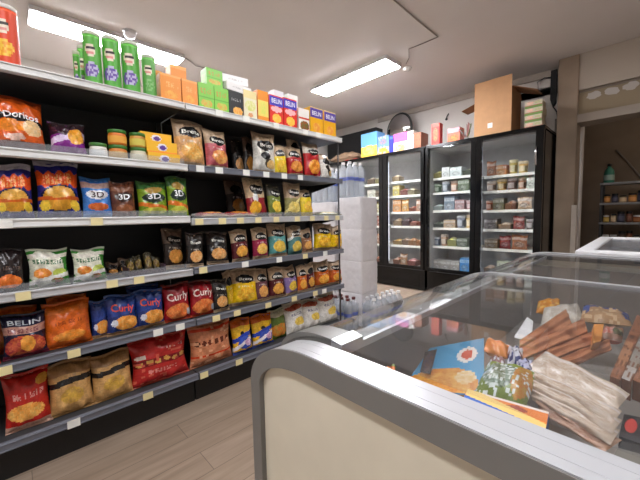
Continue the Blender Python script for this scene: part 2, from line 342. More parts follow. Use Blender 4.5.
# ------------------------------------------------------------------ product makers (front faces +X, width along Y)
def make_bag(root, w, h, t, art, rnd, text=None, mat=None, seal=True, topcol=None):
    mat = mat or FILM
    sv = .055 if seal else .02
    art0 = art; sd = rnd.uniform(0, 50)
    def art(u, v):
        k = .85+.12*hsh(int(u*26), int(v*34), sd)+.08*hsh(int(u*9), int(v*11), sd+3)
        return tuple(min(255, x*k) for x in art0(u, v))
    ph = [rnd.uniform(0, 6) for _ in range(6)]
    def prof(u, v):
        a = 2*u-1
        e = max(0.0, 1-abs(a)**3.0)**.62
        vv = 2*v-1
        k = max(0.0, 1-abs(vv)**3.2)**.66*(1.06-.22*v)
        wr = (.0035*math.sin(a*13+ph[0])*(abs(vv)**3)+.0022*math.sin(9*a+14*v+ph[1])+.002*math.sin(17*v-6*a+ph[2]))*min(1, 3*(1-abs(a)))
        return e*k*t/2+wr*(t/.07)
    z0 = h*sv*.6; z1 = h*(1-sv)
    def place(u, v, off=0.0):
        a = 2*u-1
        wx = w/2*(1-.09*math.sin(PI*min(1, max(0, v)))+.012*math.sin(7*v+ph[3]))
        return (prof(u, v)+off, a*wx, z0+(z1-z0)*v+.006*math.cos(2*PI*u+ph[4])*v)
    b = PM()
    b.grid(lambda u, v: place(u, v), 34, 44, art)
    def back(u, v):
        p = place(u, v); return (-.8*prof(u, v), p[1], p[2])
    b.grid(back, 8, 10, art(.5, .02) if not topcol else topcol, flip=True)
    if text:
        for (st, u0, u1, v0, v1, col) in (text if isinstance(text, list) else [text]):
            b.text(st, lambda u, v: place(u, v, .004), u0, u1, v0, v1, col)
    b.build('pouch', mat, root, fix=False)
    if seal:
        top = art(.5, .985); ct = tuple(max(0, x*.92) for x in top)
        def crimp(zs, ze, v, flare):
            def fn(a, bb):
                p = place(a, v); z = zs+(ze-zs)*bb
                return (.0025*math.sin(bb*18)+.003*math.sin(a*5+ph[5]), p[1]*(1+flare*bb), p[2]-(z0+(z1-z0)*v)+z)
            return fn
        s = PM(); s.grid(crimp(z1-.001, h, 1.0, .02), 10, 5, ct); s.build('top_seal', mat, root, fix=False).modifiers.new('thickness', 'SOLIDIFY').thickness = .002
        s = PM(); s.grid(crimp(z0+.001, 0.0, 0.0, .02), 10, 4, art(.5, .02)); s.build('bottom_seal', mat, root, fix=False).modifiers.new('thickness', 'SOLIDIFY').thickness = .002
def make_carton(name, w, h, d, art, side, top=None, text=None, parent=None):
    b = PM(); x = 0
    b.grid(lambda u, v: (0, -w/2+w*u, h*v), 22, 26, art, sm=False)
    for q, c in (((( -d,-w/2,0),(0,-w/2,0),(0,-w/2,h),(-d,-w/2,h)), side), (((0,w/2,0),(-d,w/2,0),(-d,w/2,h),(0,w/2,h)), side),
                 (((-d,w/2,0),(-d,-w/2,0),(-d,-w/2,h),(-d,w/2,h)), side), (((0,-w/2,h),(0,w/2,h),(-d,w/2,h),(-d,-w/2,h)), top or side),
                 (((-d,-w/2,0),(-d,w/2,0),(0,w/2,0),(0,-w/2,0)), side)):
        b.poly(q, c)
    # printed block on the visible end panels
    b.poly([(-d*.8, -w/2-.0006, h*.25), (-d*.2, -w/2-.0006, h*.25), (-d*.2, -w/2-.0006, h*.7), (-d*.8, -w/2-.0006, h*.7)], tuple(min(255, c+26) for c in side))
    # tuck flap line
    b.poly([(-.004, -w/2*.96, h+.0006), (-.004, w/2*.96, h+.0006), (-.008, w/2*.96, h+.0006), (-.008, -w/2*.96, h+.0006)], tuple(c*.75 for c in (top or side)))
    if text:
        for (st, u0, u1, v0, v1, col) in text: b.text(st, lambda u, v: (.0015, -w/2+w*u, h*v), u0, u1, v0, v1, col)
    return b.build(name, CARD, parent, fix=False)
def make_can(root, r, h, art, text=None, lid=(235, 235, 235)):
    prof = [(r*.97, 0), (r, .004)]+[(r, .004+(h-.022)*k/20) for k in range(1, 21)]
    def a(u, j): return art(((u+.5) % 1.0), max(0, min(1, (j-1)/20)))
    b = PM(); b.lathe(prof, 36, (200, 200, 200), art=a)
    if text:
        for (st, a0, a1, v0, v1, col) in text:
            b.text(st, lambda u, v: ((r+.0012)*math.cos(u), (r+.0012)*math.sin(u), h*v), a0, a1, v0, v1, col)
    b.build('can_body', CARD, root, fix=False)
    PM().lathe([(r*1.03, h-.018), (r*1.03, h-.002), (r*.98, h), (r*.9, h), (r*.88, h-.004), (.001, h-.004)], 36, lid).build('plastic_lid', CARD, root)
    PM().lathe([(r*1.02, 0), (r*1.02, .007), (r*1.0, .008)], 36, (190, 190, 192)).build('metal_rim', M_CHROME, root)
def make_jar(root, r, h, body, lab, lidmat):
    prof = [(r*.9, 0), (r, .006), (r, h*.62), (r*.93, h*.74), (r*.9, h*.8)]
    PM().lathe(prof, 28, body).build('jar_body', CARD, root)
    PM().lathe([(r*1.012, h*.14), (r*1.012, h*.58)], 28, lab, caps=False, art=lambda u, j: lab).build('paper_label', PAINT, root)
    PM().lathe([(r*.96, h*.78), (r*1.0, h*.80), (r*1.0, h*.98), (r*.95, h)], 28, (255, 255, 255)).build('screw_lid', lidmat, root)
def make_bottle(parent, x, y, z, r, h, capmat, labcol=(60, 84, 180), name='bottle'):
    prof = [(r*.85, 0), (r, .01)]
    for k in range(1, 15):
        v = k/15; prof.append((r*(1-.035*(k % 2)), h*.68*v+.01))
    prof += [(r, h*.70), (r*.9, h*.78), (r*.5, h*.88), (r*.36, h*.92), (r*.36, h*.95)]
    b = PM().lathe(prof, 14, (230, 235, 240)).build(name, M_BOTTLE, parent, (x, y, z))
    PM().lathe([(r*.44, h*.93), (r*.46, h*.935), (r*.46, h*.99), (r*.42, h)], 12).build('cap', capmat, b)
    PM().lathe([(r*1.02, h*.46), (r*1.02, h*.56)], 14, labcol, caps=False, art=lambda u, j: labcol).build('label_band', PAINT, b)
    return b

# ------------------------------------------------------------------ the setting
CEIL = 2.92
def slab(name, a, b, m): return struct(PM().box(a, b).build(name, m))
slab('floor', (-4.9, -2.2, -.1), (2.6, 7.3, 0), M_FLOOR)
slab('ceiling', (-4.9, -2.2, CEIL), (2.6, 5.2, CEIL+.1), M_CEIL)
slab('wall_left', (-4.95, -2.2, 0), (-4.82, 5.2, CEIL), M_WALL)
slab('wall_front', (-4.95, -2.3, 0), (2.6, -2.2, CEIL), M_WALL)
slab('wall_right', (2.5, -2.2, 0), (2.6, 7.3, CEIL), M_WALL)
slab('wall_back', (-4.95, 5.06, 0), (-.62, 5.2, CEIL), M_WALL)
M_PILLAR = wallmat('raw_plaster_pillar', (150, 132, 114), .14, 4)
b = PM().box((-.835, 4.78, 0), (-.64, 5.06, CEIL)); struct(b.build('wall_pillar', M_PILLAR, None, None, .01))
# header over the storage opening: painted band, groove, bare board with filler patches
hd = PM(); zt = 2.50
hd.box((-.64, 4.80, zt+.02), (2.5, 5.06, CEIL), (176, 164, 150))
hd.box((-.64, 4.83, zt-.01), (2.5, 5.06, zt+.02), (120, 108, 96))
hd.box((-.64, 4.82, 2.24), (2.5, 5.06, zt-.01), (138, 122, 98))
hd.box((-.64, 4.77, 2.15), (2.5, 5.06, 2.24), (152, 140, 128))
def blob(cx, cz, rx, rz, seed):
    rr = random.Random(seed); pts = []
    for k in range(18):
        a = 2*PI*k/18; q = 1+rr.uniform(-.16, .16); pts.append((cx+rx*q*math.cos(a), 4.8175, cz+rz*q*math.sin(a)))
    hd.poly(pts, (178, 170, 162))
for k, (px, py) in enumerate(((594, 95), (612, 91), (631, 86), (655, 82))):
    p = at_y(px, py, 4.82); blob(p.x, p.z, .062, .042, 3+k)
struct(hd.build('trim_1', PAINT, fix=False))
slab('trim_2', (-3.6, 5.035, 2.84), (-.84, 5.06, 2.92), solid('cornice_beige', (186, 176, 166), .8))  # cornice strip in a slightly darker beige than the wall
# storage room behind the opening
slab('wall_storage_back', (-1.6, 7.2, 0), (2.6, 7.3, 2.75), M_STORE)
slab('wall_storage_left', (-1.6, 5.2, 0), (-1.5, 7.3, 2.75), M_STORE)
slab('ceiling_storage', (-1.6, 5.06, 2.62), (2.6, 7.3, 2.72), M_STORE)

# ------------------------------------------------------------------ ceiling lamps
def light_panel(x0, y0, x1, y1, label, face=None):
    t = thing('ceiling_light', label, 'light', ((x0+x1)/2, (y0+y1)/2, CEIL), group='ceiling light panels')
    w, d = (x1-x0)/2, (y1-y0)/2
    f = PM()
    for a in (((-w, -d), (w, -d+.018)), ((-w, d-.018), (w, d)), ((-w, -d+.018), (-w+.018, d-.018)), ((w-.018, -d+.018), (w, d-.018))):
        f.box((a[0][0], a[0][1], -.041), (a[1][0], a[1][1], 0))
    f.build('frame', M_FWHITE, t)
    PM().box((-w+.018, -d+.018, -.05), (w-.018, d-.018, -.004)).build('diffuser', face or M_PANEL, t)
    return t
light_panel(-3.90, .24, -3.60, 1.50, 'glowing white ceiling light panel above the green cans on the crisp shelving')
light_panel(-3.38, 3.14, -2.13, 3.46, 'glowing white ceiling light panel nearer the glass-door coolers')
light_panel(-1.0, -.75, .25, -.43, 'ceiling light panel behind the viewer', M_FILL)  # unseen panel added as fill from behind the camera
light_panel(-1.05, 1.45, .2, 1.75, 'ceiling light panel over the aisle between crisps and freezer', M_FILL)  # unseen panel added to brighten shelf fronts and freezer top
p = at_z(127, 36, CEIL)
t = thing('smoke_detector', 'small white round smoke detector on ceiling beside the long light panel', 'detector', (p.x+.09, p.y, CEIL))
PM().lathe([(.062, -.012), (.062, 0)], 28, WHITE).build('mount_base', M_FWHITE, t)
PM().lathe([(.02, -.052), (.045, -.045), (.055, -.012)], 28, WHITE).build('cover', M_FWHITE, t)
def cable(name, label, pts, r, cat='cable'):
    return tag(PM().tube(pts, r).build(name, M_CABLE), label, cat)
def zz(*q): return [at_z(x, y, CEIL-.008) for x, y in q]
cable('ceiling_conduit', 'thin grey conduit running across ceiling at the top of the photo', zz((385, -12), (394, 0), (417, 20), (438, 37)), .006)
cable('ceiling_cable', 'pale cable crossing the ceiling from conduit end to the light panel', zz((438, 37), (424, 43), (409, 49), (409, 58), (406, 64)), .005)
cable('lamp_wire', 'thin dark wire on ceiling leaving the long light panel', zz((186, 58), (196, 66), (215, 70), (240, 78)), .004)
p = at_z(407, 68, CEIL)
t = thing('ceiling_rose', 'small round white cable rose on ceiling by light panel end', 'junction box', (p.x, p.y, CEIL))
PM().lathe([(.02, -.03), (.05, -.022), (.055, 0)], 20).build('rose_cover', M_CEIL, t)

t = thing('fill_bulb', 'bare bulb on the storage room ceiling', 'light', (.9, 6.0, 2.62))  # unseen bulb added to lift the dim storage room
PM().lathe([(.04, -.03), (.045, 0)], 18).build('bulb_holder', M_FWHITE, t)
PM().lathe([(.012, -.12), (.03, -.10), (.034, -.075), (.018, -.03)], 18).build('bulb', emit('fill_bulb_glow', (255, 236, 214), 55), t)
# ------------------------------------------------------------------ gondola shelving
XG = -1.895; DEP = .43; Y0, YB, Y1 = -.55, .775, 2.12
ZS = {1: [1.795, 1.445, 1.145, .829, .522, .184], 2: [1.795, 1.445, 1.129, .835, .519, .184]}
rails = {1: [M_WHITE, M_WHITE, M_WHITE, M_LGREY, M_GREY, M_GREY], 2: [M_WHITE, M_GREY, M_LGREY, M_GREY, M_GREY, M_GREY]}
tags = {
 (1,2): [(5,227.5,0),(97,224,1)], (1,3): [(23,293,1),(112,283,1),(139,279,1)], (1,4): [(4,367,1),(74,353,1),(158,332,0),(180,326,0)], (1,5): [(74,425,0),(148,397,1)],
 (2,0): [(219,110,0),(246,117,0),(276,126,0),(305,132,0),(318,136,0)], (2,1): [(200,168,0),(219,170,0),(246,172,0),(266,174,0),(284,176,0),(300,178,0)],
 (2,2): [(199,220,1),(222,219,1),(240,219,1),(258,218,1),(276,218,1),(297,218,1),(312,218,1),(326,218,1),(337,218,1)],
 (2,3): [(203,270,1),(245,265,0),(279,260,0),(305,256,1),(325,254,0)], (2,4): [(216,317,1),(237,312,1),(268,304,1),(294,297.5,1),(315,292.5,1),(324,290,0)],
 (2,5): [(204,375,1),(239,363,1),(285,344,0)]}
for unit, (ya, yb) in ((1, (Y0, YB-.004)), (2, (YB+.004, Y1))):
    t = thing('shelving_unit', ('long grey and white gondola shelving bay at left stocked with crisps under green cans', 'gondola shelving bay ending beside the wrapped white stack')[unit-1], 'shelving', (XG-DEP/2, (ya+yb)/2, 0), group='gondola shelving bays')
    ox, oy = t.location.x, t.location.y
    def L(x, y, z): return (x-ox, y-oy, z)
    xb = XG-DEP
    bp = PM().box(L(xb-.03, ya, .02), L(xb, yb, 1.80)); bp.build('back_panel', M_BLACK, t)
    for yy in ((ya, ya+.03), (yb-.03, yb)):
        u = PM().box(L(xb, yy[0], 0), L(xb+.03, yy[1], 1.80))
        for k in range(30): u.box(L(xb+.03, yy[0]+.012, .1+k*.055), L(xb+.0306, yy[1]-.012, .125+k*.055))
        u.build('upright', M_BLACK, t)
    PM().box(L(xb, ya, 0), L(XG-.07, yb, .125)).build('base_plinth', M_BLACK, t)
    for i, z in enumerate(ZS[unit]):
        sh = PM().box(L(xb+.005, ya, z-.012), L(XG-.012, yb, z+.010)).build('shelf', M_SHELFD, t)
        # lip: folded front edge with a channel
        f = PM(); f.prism([(XG-.014-ox, z-.022), (XG-ox, z-.022), (XG+.004-ox, z-.014), (XG+.004-ox, z+.012), (XG-ox, z+.019), (XG-.014-ox, z+.019)], ya-oy, yb-oy)
        f.box(L(XG+.004, ya, z+.011), L(XG+.009, yb, z+.015)); f.box(L(XG+.004, ya, z-.017), L(XG+.009, yb, z-.013))
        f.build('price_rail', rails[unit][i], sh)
        if i:
            for s in (ya+.003, yb-.009):
                k = PM().prism([(xb-ox, z-.012), (XG-.05-ox, z-.012), (XG-.12-ox, z-.03), (xb+.06-ox, z-.075), (xb-ox, z-.09)], s-oy, s+.006-oy)
                k.build('bracket', M_BLACK, sh)
        if (unit == 1 and i in (1, 2, 3)) or (unit == 2 and i == 2):
            PM().box(L(XG-.018, ya+.01, z+.015), L(XG-.0155, yb-.01, z+.05)).build('clear_riser', M_PLASTIC, sh)
        for px, py, kind in tags.get((unit, i), []):
            y = at_x(px, py, XG+.006).y; wd = .025
            g = PM().box(L(XG+.0092, y-wd, z-.021), L(XG+.0106, y+wd, z+.017)); g.box(L(XG+.0106, y-wd*.7, z-.008), L(XG+.0109, y+wd*.2, z+.006))
            g.build('price_label', M_TAGY if kind else M_TAGW, sh)
    if unit == 2:
        PM().tube([L(XG-.02, Y1-.03, .16), L(XG-.02, Y1-.03, 1.79)], .007).build('front_post', M_POST, t)

# ------------------------------------------------------------------ goods on the gondola
KG0 = 'kraft-topped crisp bags with black oval'
OVAL = ('Brets', .20, .80, .695, .785, (240, 236, 226))
rn = random.Random(11)
def unit_of(y): return 1 if y < YB else 2
def put_bag(si, x0, x1, yt, des, label, text=None, back=.03, t=None, lean=.10, turn=0.0, tilt=0.0, group='crisp bags on the shelving', name='crisp_bag', hmul=1.0, sag=0):
    th = t
    X = XG-back-.035
    for _ in range(2):
        a, b2 = at_x(x0, yt+20, X), at_x(x1, yt+20, X); w = b2.y-a.y
        th = t or max(.05, min(.10, w*.58)); X = XG-back-th*.55
    yc = (a.y+b2.y)/2; z = ZS[unit_of(yc)][si]+.010
    h = (at_x((x0+x1)/2, yt, X-.02).z-z)*hmul
    if back > .1: X -= 0
    if group == KG0: turn = turn or rn.uniform(-.22, .22); tilt = tilt or rn.uniform(-.05, .05); lean = lean+rn.uniform(-.03, .05)
    root = thing(name, label, 'snack bag', (X, yc, z+.001+.02*abs(math.sin(tilt))*0+abs(math.sin(tilt))*w/2*.9), (tilt, -lean, turn), group)
    make_bag(root, w*1.02, h/math.cos(lean), th, D[des], rn, text)
    return root
def put_box(si, x0, x1, yt, des, side, label, top=None, text=None, back=.02, d=.08, name='snack_box', cat='box', turn=0, z=None, group='boxes on the top shelf'):
    X = XG-back; a, b2 = at_x(x0, yt+20, X), at_x(x1, yt+20, X); w = b2.y-a.y; yc = (a.y+b2.y)/2
    zz0 = ZS[unit_of(yc)][si]+.0105 if z is None else z
    h = at_x((x0+x1)/2, yt, X).z-zz0
    o = make_carton(name, w*.985, h, d, D[des], side, top, text)
    o.location = (X, yc, zz0); o.rotation_euler = (0, 0, turn)
    tag(o, label, cat, group); return o
# --- top shelf cans
def can_art(base, dark):
    def art(u, v):
        # u = .5 faces +X
        c = base
        if v > .90: c = tuple(min(255, x*1.12+18) for x in base)
        d = (u-.44)
        if (d/.10)**2+((v-.66)/.13)**2 < 1: c = (236, 222, 200)
        if (d/.085)**2+((v-.69)/.035)**2 < 1: c = (50, 40, 36)
        if (d/.07)**2+((v-.59)/.03)**2 < 1: c = (226, 150, 140)
        if (d/.14)**2+((v-.26)/.15)**2 < 1: c = dark[0] if hsh(int(u*60), int(v*18)) > .35 else dark[1]
        return c
    return art
G1 = can_art((92, 176, 66), ((112, 84, 170), (196, 190, 220))); R1 = can_art((226, 74, 36), ((240, 160, 40), (246, 200, 70)))
def put_can(x0, x1, yt, art, label, back=.05, lid=(226, 232, 214)):
    X = XG-back; a, b2 = at_x(x0, yt+20, X), at_x(x1, yt+20, X); r = (b2.y-a.y)/2/1.08; yc = (a.y+b2.y)/2
    z = ZS[1][0]+.0105; h = at_x((x0+x1)/2, yt, X).z-z
    root = thing('crisp_can', label, 'can', (X, yc, z), (0, 0, 0), 'tall crisp cans on the top shelf')
    make_can(root, r, h, art, None, lid)
put_can(-7, 19, 8, R1, 'tall orange-red crisp can at the left end of the top shelf', lid=(240, 236, 230))
put_can(82.5, 101.5, 34, G1, 'first large green crisp can from the left on the top shelf')
put_can(102, 120.5, 39, G1, 'middle one of the three large green crisp cans on top shelf')
put_can(121, 139.5, 44, G1, 'third large green crisp can, left of the shorter plain green can')
put_can(142, 156, 57, can_art((104, 176, 84), ((104, 176, 84), (140, 196, 120))), 'shorter plain green can beside the orange boxes on top shelf')
put_can(73.5, 81, 52, G1, 'narrow green can at far left behind the large green cans', back=.17)
put_can(78, 88, 47, G1, 'green can half hidden behind the first large green can', back=.26)
# --- top shelf boxes
ob = (240, 150, 60)
b1 = put_box(0, 161, 181.5, 75, 'box_orange', ob, 'orange box, left of the two front orange boxes on the top shelf')
put_box(0, 182.5, 198, 80.5, 'box_orange', ob, 'orange box, right of the two front orange boxes, beside green boxes')
put_box(0, 155, 163, 71, 'box_orange', (246, 176, 90), 'pale orange box edge showing right of the short green can', back=.13)
put_box(0, 171, 187, 66, 'box_orange', (246, 180, 90), 'orange box behind, rising above the front orange boxes', back=.13)
g1 = put_box(0, 199, 214.5, 84, 'box_green', (120, 196, 60), 'bright green box, left one under the single green box', (150, 214, 90))
put_box(0, 215, 229, 88, 'box_green', (120, 196, 60), 'bright green box next to the black box on the top shelf', (150, 214, 90))
zt = g1.location.z+(at_x(207, 84, XG-.02).z-g1.location.z)
put_box(0, 207, 223, 69.5, 'box_green', (120, 196, 60), 'single green box resting on top of the two green boxes', (160, 220, 100), z=zt+.002, back=.03)
k1 = put_box(0, 229.5, 243.5, 92, 'box_black', (34, 34, 34), 'black box with orange picture on the top shelf')
w1 = put_box(0, 244, 257, 91, 'box_cream', (236, 200, 160), 'cream box with yellow-green picture beside the black box')
put_box(0, 258, 268.5, 91, 'box_stripe', (240, 140, 50), 'narrow orange and yellow box left of the red and blue boxes')
def white_flat(px0, px1, py, zb, dx, label, rz):
    X = XG-.02-dx; a, b2 = at_x(px0, py, X), at_x(px1, py, X); w = b2.y-a.y
    o = make_carton('white_carton', w, .05, .15, D['box_white'], (244, 242, 240), (248, 246, 244)); o.location = (X, (a.y+b2.y)/2, zb); o.rotation_euler = (0, 0, rz)
    return tag(o, label, 'box', 'white cartons on the top shelf')
zk = at_x(236, 92, XG-.02).z+.003
white_flat(226, 252, 88, zk, 0, 'flat white carton lying across the black and cream boxes', .1)
white_flat(223, 247, 76, zk+.052, .01, 'upper flat white carton topping the black box', -.12)
B1 = [('BELIN', .14, .86, .74, .90, WHITE)]
put_box(0, 270, 283.5, 96, 'box_red', (226, 60, 44), 'red and blue cracker box, left one of the front pair', (90, 86, 200), B1)
put_box(0, 284, 297, 99, 'box_red', (226, 60, 44), 'red and blue cracker box, right one of the front pair', (90, 86, 200), B1)
put_box(0, 274, 284, 91, 'box_white', (214, 210, 204), 'pale grey box standing behind the left red and blue box', back=.13, d=.1)
put_box(0, 288, 298, 95, 'box_white', (196, 204, 190), 'pale box standing behind the right red and blue box', back=.13, d=.1)
put_box(0, 299, 309.5, 109, 'box_herb', (240, 236, 228), 'white box with red band and green leaves, left of the yellow boxes')
B2 = [('BELIN', .14, .86, .70, .86, WHITE)]
put_box(0, 310.5, 323, 108, 'box_yellow', (246, 200, 70), 'yellow cracker box with violet panel, left of the end pair', (250, 232, 180), B2)
put_box(0, 324.5, 336, 112, 'box_yellow', (246, 200, 70), 'yellow cracker box with violet panel at the shelf end', (250, 232, 180), B2)
# --- second shelf
put_bag(1, -9, 45, 97, 'd_orange', 'large crumpled orange crisp bag at left of the second shelf', ('Doritos', .18, .86, .55, .68, (245, 240, 235)), t=.12, lean=.2, turn=.15)
put_bag(1, 50, 87, 122, 'd_purple', 'low slumped purple crisp bag beside the white jar', None, t=.10, lean=.35)
def put_jar(x0, x1, yt, yb, body, lab, label, z=None, lid=M_GREENL):
    X = XG-.065; a, b2 = at_x(x0, yt, X), at_x(x1, yt, X); r = (b2.y-a.y)/2/1.06; yc = (a.y+b2.y)/2
    zb = ZS[1][1]+.0105 if z is None else z
    h = .078
    root = thing('dip_jar', label, 'jar', (X, yc, zb), (0, 0, rn.uniform(0, 3)), 'dip jars on the second shelf')
    make_jar(root, r, h, body, lab, lid); return zb+h
put_jar(88, 107, 140, 155, (232, 230, 222), (240, 240, 236), 'single white jar with pale green lid beside the stacked jars')
zj = put_jar(107.5, 127, 142, 158, (214, 130, 50), (206, 170, 110), 'orange jar at the bottom of the left jar stack')
put_jar(106.5, 126, 126, 142, (222, 120, 34), (236, 170, 70), 'orange jar on top of the left jar stack', zj+.0005)
put_jar(129, 146.5, 143, 159, (214, 206, 180), (226, 220, 196), 'pale jar at the bottom of the right jar stack')
put_jar(128.5, 145, 129, 143, (206, 150, 60), (214, 200, 90), 'yellow-green jar on top of the right jar stack', zj+.0005)
def mini(x0, x1, zb, h, back, label):
    X = XG-back; a, b2 = at_x(x0, 150, X), at_x(x1, 150, X); w = b2.y-a.y
    o = make_carton('yellow_carton', w, h, .12, D['box_mini'], (240, 184, 40), (246, 200, 70)); o.location = (X, (a.y+b2.y)/2, zb)
    tag(o, label, 'box', 'yellow cartons on the second shelf'); return zb+h+.001
z = ZS[1][1]+.0105
z = mini(148, 179.5, z, .062, .03, 'yellow carton at the bottom of the stack of three')
z = mini(147, 177, z, .062, .035, 'yellow carton in the middle of the stack of three')
mini(141, 172, z, .058, .10, 'yellow carton on top of the stack, set further back')
KG = 'kraft-topped crisp bags with black oval'
put_bag(1, 173, 204, 121, 'k_beige', 'beige and orange crisp bag with pointed top at second shelf joint', OVAL, lean=.16, group=KG)
put_bag(1, 205, 228.5, 131, 'k_pink', 'pink crisp bag with black oval on second shelf', OVAL, group=KG)
put_bag(1, 232, 244, 140, 'k_black', 'dark crisp bag deep in the second shelf gap, left', None, back=.24, group=KG)
put_bag(1, 243, 254, 138, 'k_dark', 'dark bag deep in the second shelf gap, behind the white bag', None, back=.18, group=KG)
put_bag(1, 253, 274, 134, 'k_white', 'white and black crisp bag with kraft top on second shelf', ('Brets', .24, .76, .655, .745, (240, 236, 226)), group=KG)
put_bag(1, 274, 286.5, 146, 'k_yellow', 'small yellow crisp bag between white and red bags, second shelf', OVAL, group=KG)
put_bag(1, 287.5, 303, 148, 'k_red', 'red crisp bag right of the yellow bag on second shelf', OVAL, group=KG)
put_bag(1, 287, 302, 137, 'k_brown', 'reddish brown bag peeking above the red bag on second shelf', None, back=.16, group=KG)
put_bag(1, 304, 320, 144, 'k_redw', 'red and white crisp bag near the end post, second shelf', ('Brets', .26, .74, .73, .79, (240, 236, 226)), group=KG)
put_bag(1, 321, 332, 155, 'k_white', 'small white and dark bag at end of second shelf', None, lean=.2, group=KG)
# --- third shelf
put_bag(2, -8, 32, 164, 'burger', 'blue and orange burger snack bag cut by the left photo edge', None, group='blue burger snack bags', lean=.12)
put_bag(2, 35, 79, 160, 'burger', 'tall blue and orange burger snack bag, second from left', None, group='blue burger snack bags', lean=.14)
T3 = ('3D', .27, .73, .50, .66, (250, 250, 250))
put_bag(2, 82, 112, 178, 'tri_blue', 'light blue snack bag marked 3D on the third shelf', ('3D', .27, .73, .50, .66, (60, 30, 40)), lean=.18, group='3D snack bags')
put_bag(2, 111, 136, 182, 'tri_brown', 'brown snack bag marked 3D on the third shelf', T3, group='3D snack bags', lean=.14)
put_bag(2, 138, 168, 182, 'tri_green', 'wider yellow-green snack bag marked 3D, beside the brown one', T3, group='3D snack bags', lean=.14)
put_bag(2, 167.5, 188, 177, 'tri_green', 'narrow green snack bag marked 3D at the bay joint', T3, group='3D snack bags')
def lying(si, x0, x1, yc, des, label, back=.12, t=.05, ln=.20):
    X = XG-back; a, b2 = at_x(x0, yc, X), at_x(x1, yc, X); w = b2.y-a.y; z = ZS[unit_of((a.y+b2.y)/2)][si]+.010
    root = thing('crisp_bag', label, 'snack bag', (XG-.025, (a.y+b2.y)/2, z+t*.42), (0, -PI/2+.05, 0), 'bags lying flat on the shelves')
    make_bag(root, w, ln, t, D[des], rn)
put_flat = lying
lying(2, 195, 223, 210, 'k_pink', 'beige-pink bag lying flat, left of two on the third shelf')
lying(2, 224, 249, 210, 'k_redw', 'reddish bag lying flat, right of two on the third shelf')
put_bag(2, 226, 246, 180, 'k_dark', 'dark bag deep behind the flat bags on third shelf', None, back=.27, group=KG)
put_bag(2, 247, 267, 179, 'k_mixed', 'beige bag with red and yellow lower half, third shelf', OVAL, group=KG)
put_bag(2, 268, 282, 185, 'k_green', 'dull green crisp bag on the third shelf', OVAL, group=KG, lean=.16)
put_bag(2, 285.5, 300, 183, 'k_olive', 'olive crisp bag with pale slash on the third shelf', OVAL, group=KG)
put_bag(2, 300.5, 313, 190, 'k_yel2', 'pale yellow crisp bag at end of the third shelf row', ('Brets', .3, .75, .77, .83, (240, 236, 226)), group=KG, lean=.2)
lying(2, 314, 334, 212, 'k_olive', 'yellow-green bag lying flat by the end post', t=.04)
# --- fourth shelf
put_bag(3, -9, 24, 249, 'dark_orange', 'black snack bag with orange band at left of the fourth shelf', None, lean=.18)
put_bag(3, 28, 69, 249, 'snack_green', 'green and white snack bag, left of the pair on fourth shelf', None, lean=.12, group='green and white snack bags', turn=.06)
put_bag(3, 73, 106, 248.5, 'snack_green', 'green and white snack bag, right of the pair on fourth shelf', None, lean=.14, group='green and white snack bags')
# display tray with small packs
Xt = XG-.03; a, b2 = at_x(129, 272, Xt), at_x(166, 268, Xt); z = ZS[1][3]+.0105
t = thing('display_tray', 'low dark purple display tray holding small packs on the fourth shelf', 'tray', (Xt, (a.y+b2.y)/2, z)); w = (b2.y-a.y)/2
PM().box((-.24, -w, 0), (0, w, .004), (54, 30, 50)).build('tray_bottom', CARD, t)
for nm, q in (('tray_front', ((-.003, -w, .004), (0, w, .03))), ('tray_side', ((-.24, -w, .004), (-.003, -w+.003, .05))), ('tray_side', ((-.24, w-.003, .004), (-.003, w, .05)))):
    PM().box(q[0], q[1], (62, 36, 56)).build(nm, CARD, t)
for k in range(4):
    root = thing('snack_pack', ('first', 'second', 'third', 'rightmost')[k]+' small dark yellow pack from the left in the purple tray', 'snack bag', (Xt-.06-.02*(k % 2), a.y+(k+.5)*(2*w)/4, z+.006), (0, -.35, rn.uniform(-.2, .2)), 'small packs in the tray')
    make_bag(root, 2*w/4*.95, .09+.015*(k % 3), .035, design((64, 56, 34), ('f', .5, .5, .4, .3, (150, 130, 40), (90, 60, 40))), rn)
for k, (x0, x1, yt) in enumerate(((107, 120, 262), (119, 131, 258))):
    put_bag(3, x0, x1, yt, 'k_dark', ('left', 'right')[k]+' one of two dark packs deep beside the purple tray', None, back=.16, group='dark packs at the back of the fourth shelf', name='snack_pack')
put_bag(3, 163, 184, 229, 'k_dark', 'dark kraft bag half hidden at the bay joint, fourth shelf', OVAL, back=.10, group=KG)
put_bag(3, 186, 203, 233, 'k_black', 'black and orange crisp bag, first in the right bay, fourth shelf', OVAL, group=KG)
put_bag(3, 207, 227.5, 232, 'k_black', 'wide black crisp bag with pale snack picture, fourth shelf', OVAL, group=KG)
put_bag(3, 232, 249, 230, 'k_wine', 'wine red crisp bag between black and magenta ones', OVAL, group=KG)
put_bag(3, 252.5, 268, 228, 'k_mag', 'magenta crisp bag left of the teal bag, fourth shelf', OVAL, group=KG)
put_bag(3, 269.5, 286, 224, 'k_teal', 'pale teal crisp bag with black oval, fourth shelf', OVAL, group=KG)
put_bag(3, 288, 302, 226, 'k_tealw', 'teal crisp bag crossed by a white slash, fourth shelf', OVAL, group=KG)
put_bag(3, 302, 312.5, 229, 'k_brown', 'slim brown crisp bag left of the yellow bags, fourth shelf', None, group=KG)
put_bag(3, 315, 330, 224, 'k_gold', 'golden yellow crisp bag, left of two at fourth shelf end', OVAL, group=KG)
put_bag(3, 331, 341.5, 226, 'k_gold', 'golden yellow crisp bag at the very end of the fourth shelf', OVAL, group=KG)
